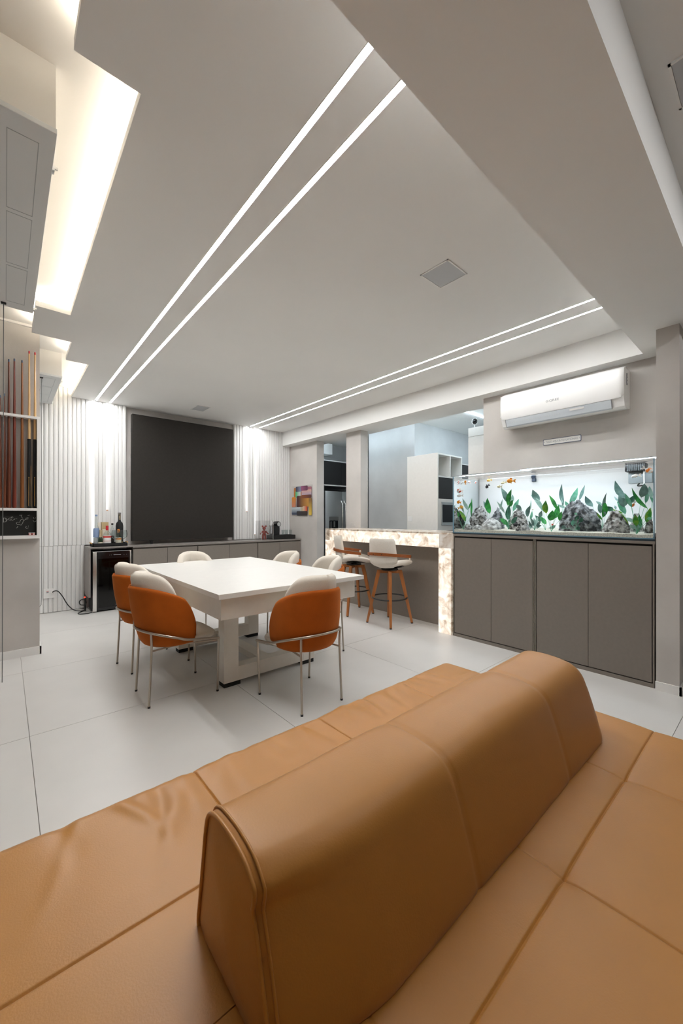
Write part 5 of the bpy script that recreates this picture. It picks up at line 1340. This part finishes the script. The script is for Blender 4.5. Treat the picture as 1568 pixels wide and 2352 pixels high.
def seam(d, depth=0.0034, w=0.0026, puff=0.005, pw=0.05):
    d = abs(d)
    return -depth * exp(-(d / w) ** 2) - puff * exp(-d / pw)
def edge_drop(d, r):
    if d >= r: return 0.0
    q = max(min(r - d, r), 0)
    return -(r - sqrt(max(r * r - q * q, 0)))
def far_z(x, y):
    z = SZ
    for xs in (0.47, 0.985, 1.50, -0.05 - 0.47):
        if xs > 0.3 or y > 0.875: z += seam(x - xs)
    if x < 0.40:
        z += seam(y - 0.875) * min(1, max(0, (0.40 - x) / 0.06))
    z += 0.004 * noise.noise(Vector((x * 3, y * 3, 1.1)))
    for (x0, y0, dx, dy, L, A, w) in WR:
        l = sqrt(dx * dx + dy * dy)
        tx, ty = dx / l, dy / l
        px_, py_ = x - x0, y - y0
        s = px_ * tx + py_ * ty
        if -0.03 < s < L:
            n = px_ * -ty + py_ * tx + 0.012 * sin(s * 14 + x0 * 9)
            if abs(n) < 3.2 * w:
                f = s / L
                z += A * exp(-(n / w) ** 2) * (1 - f) ** 0.8 * min(1, (s + 0.03) / 0.05)
    r = 0.055
    z += edge_drop(SY1 - y, r) + edge_drop(SX1 - x, r) + edge_drop(x - SX0, r)
    return z
def near_z(x, y):
    z = SZ
    if x > 0.30 or True: z += seam(y - 0.341)
    for xs in (0.98, 1.50, 0.46, -0.06):
        if xs > 0.3: z += seam(x - xs, depth=0.003 if y < 0.341 else 0.002, puff=0.005)
    z += 0.005 * noise.noise(Vector((x * 2.5, y * 2.5, 4.1)))
    for xs in (0.98, 1.50): z += -0.004 * exp(-((x - xs) ** 2 + (y - 0.341) ** 2) / 0.0004)
    r = 0.05
    z += edge_drop(y - SY0, r) + edge_drop(SX1 - x, r) + edge_drop(x - SX0, r)
    return z
def ticks(a, b, dx, seams):
    n = int((b - a) / dx)
    t = {round(a + (b - a) * i / n, 5) for i in range(n + 1)}
    for s in seams:
        if a + 0.02 < s < b - 0.02:
            t = {v for v in t if abs(v - s) > 0.011}
            t |= {round(s + o, 5) for o in (-0.010, -0.0065, -0.0045, -0.0028, -0.0013, 0, 0.0013, 0.0028, 0.0045, 0.0065, 0.010)}
    return sorted(t)
def cushion(name, y0, y1, fz, dx):
    xs = ticks(SX0, SX1, dx, (-0.52, 0.46, 0.98, 1.50) if y0 < 0 else (-0.52, 0.47, 0.985, 1.50))
    ys = ticks(y0, y1, dx, (0.341, 0.875))
    nx, ny = len(xs) - 1, len(ys) - 1
    mb = MB()
    mb.v = [(x, y, fz(x, y)) for x in xs for y in ys]
    mb.f = [(i * (ny + 1) + k, (i + 1) * (ny + 1) + k, (i + 1) * (ny + 1) + k + 1, i * (ny + 1) + k + 1) for i in range(nx) for k in range(ny)]
    # sides down to the base
    ring = [(i, 0) for i in range(nx + 1)] + [(nx, k) for k in range(1, ny + 1)] + [(i, ny) for i in range(nx - 1, -1, -1)] + [(0, k) for k in range(ny - 1, 0, -1)]
    ids = [i * (ny + 1) + k for i, k in ring]
    o = len(mb.v)
    mb.v += [(mb.v[i][0], mb.v[i][1], 0.22) for i in ids]
    n = len(ids)
    mb.f += [(ids[k], ids[(k + 1) % n], o + (k + 1) % n, o + k) for k in range(n)]
    return mb.obj(name, 'leather', sofa, 60)
cushion('seat_cushion', SYM + 0.001, SY1, far_z, 0.0085)
cushion('seat_cushion', SY0, SYM - 0.001, near_z, 0.0085)
MB().box(SX0 + 0.03, SX1 - 0.03, SY0 + 0.03, SY1 - 0.03, 0.09, 0.22, 0.01).obj('base', 'leather', sofa)
for (x, y) in ((SX0 + 0.12, SY0 + 0.12), (SX1 - 0.12, SY0 + 0.12), (SX0 + 0.12, SY1 - 0.12), (SX1 - 0.12, SY1 - 0.12)):
    MB().lathe([(0.022, 0), (0.03, 0.09)], 14, (x, y, 0)).obj('leg', 'black_plastic', sofa, 40)
# backrest: closed cross-section swept along X
prof = smooth_path([(0.475, 0.398, 0), (0.448, 0.418, 0), (0.458, 0.475, 0), (0.478, 0.545, 0), (0.502, 0.617, 0), (0.520, 0.655, 0), (0.548, 0.679, 0), (0.590, 0.691, 0), (0.650, 0.696, 0), (0.708, 0.692, 0), (0.738, 0.676, 0), (0.753, 0.64, 0), (0.768, 0.56, 0), (0.788, 0.455, 0), (0.792, 0.420, 0), (0.775, 0.398, 0)], 6)
prof = [(p.x, p.y) for p in prof]
cy, cz = 0.625, 0.53
BX0, BX1 = 0.300, 1.705
def taper(x, y, z):      # the near face is pinched in at the left end
    q = max(0, 1 - (x - BX0) / 0.22) ** 1.5
    return y + 0.055 * q * min(max((0.66 - y) / 0.12, 0), 1) * min(max((0.70 - z) / 0.08, 0.55), 1)
def bolster_section(x, infl):
    out = []
    for (y, z) in prof:
        k = 1 + infl
        zz = z if z < 0.42 else 0.42 + (z - 0.42) * (1 + infl * 1.2)
        out.append((x, cy + (y - cy) * k, zz))
    return out
xs, infl = [], []
N = 150
for i in range(N + 1):
    x = BX0 + (BX1 - BX0) * i / N
    d = min(x - BX0, BX1 - x)
    f = 0.0
    for s in (0.795, 1.345):
        f += -0.022 * exp(-abs(x - s) / 0.035) * 0.6 - 0.016 * exp(-((x - s) / 0.005) ** 2)
    f += 0.012 * noise.noise(Vector((x * 3.1, 0, 0)))
    if BX1 - x < 0.06: f -= 0.10 * (1 - (BX1 - x) / 0.06) ** 2
    if x - BX0 < 0.02: f -= 0.02 * (1 - (x - BX0) / 0.02) ** 2
    xs.append(x); infl.append(f)
mb = MB()
P_ = len(prof)
for x, f in zip(xs, infl):
    mb.v += [(x, taper(x, y, z), z) for (x, y, z) in bolster_section(x, f)]
mb.f += [(i * P_ + k, (i + 1) * P_ + k, (i + 1) * P_ + k + 1, i * P_ + k + 1) for i in range(N) for k in range(P_ - 1)]
# right end cap, bulging
capn = 8
def cap(x0, sgn, bulge, f):
    rings = []
    for r in range(capn + 1):
        s = 1 - r / capn
        x = x0 + sgn * bulge * (1 - s * s)
        rings.append([(x, cy + (y - cy) * (1 + f) * s, cz + ((z if z < 0.42 else 0.42 + (z - 0.42) * (1 + f * 1.2)) - cz) * s) for (y, z) in prof])
    o = len(mb.v)
    for R_ in rings: mb.v += [(x, taper(x, y, z), z) for (x, y, z) in R_]
    mb.f += [(o + r * P_ + k, o + (r + 1) * P_ + k, o + (r + 1) * P_ + k + 1, o + r * P_ + k + 1) for r in range(capn) for k in range(P_ - 1)]
    mb.f += [(o + r * P_ + P_ - 1, o + (r + 1) * P_ + P_ - 1, o + (r + 1) * P_, o + r * P_) for r in range(capn)]
cap(BX1, 1, 0.022, infl[-1])
br = mb.obj('backrest', 'leather', sofa, 180)
mb = MB()
cap(BX0 + 0.001, -1, 0.016, infl[0])
mb.obj('end_panel', 'leather', br, 180)
pip = [(x - 0.001, taper(x, y, z), z) for (x, y, z) in bolster_section(BX0, infl[0] + 0.006)[8:-2]]
MB().tube(pip, 0.0042, 8).obj('piping', 'leather', br, 180)
pip = [(x, taper(x, y, z), z) for (x, y, z) in bolster_section(BX0 + 0.013, 0.004)[8:-2]]
MB().tube(pip, 0.0030, 8).obj('piping', 'leather', br, 180)
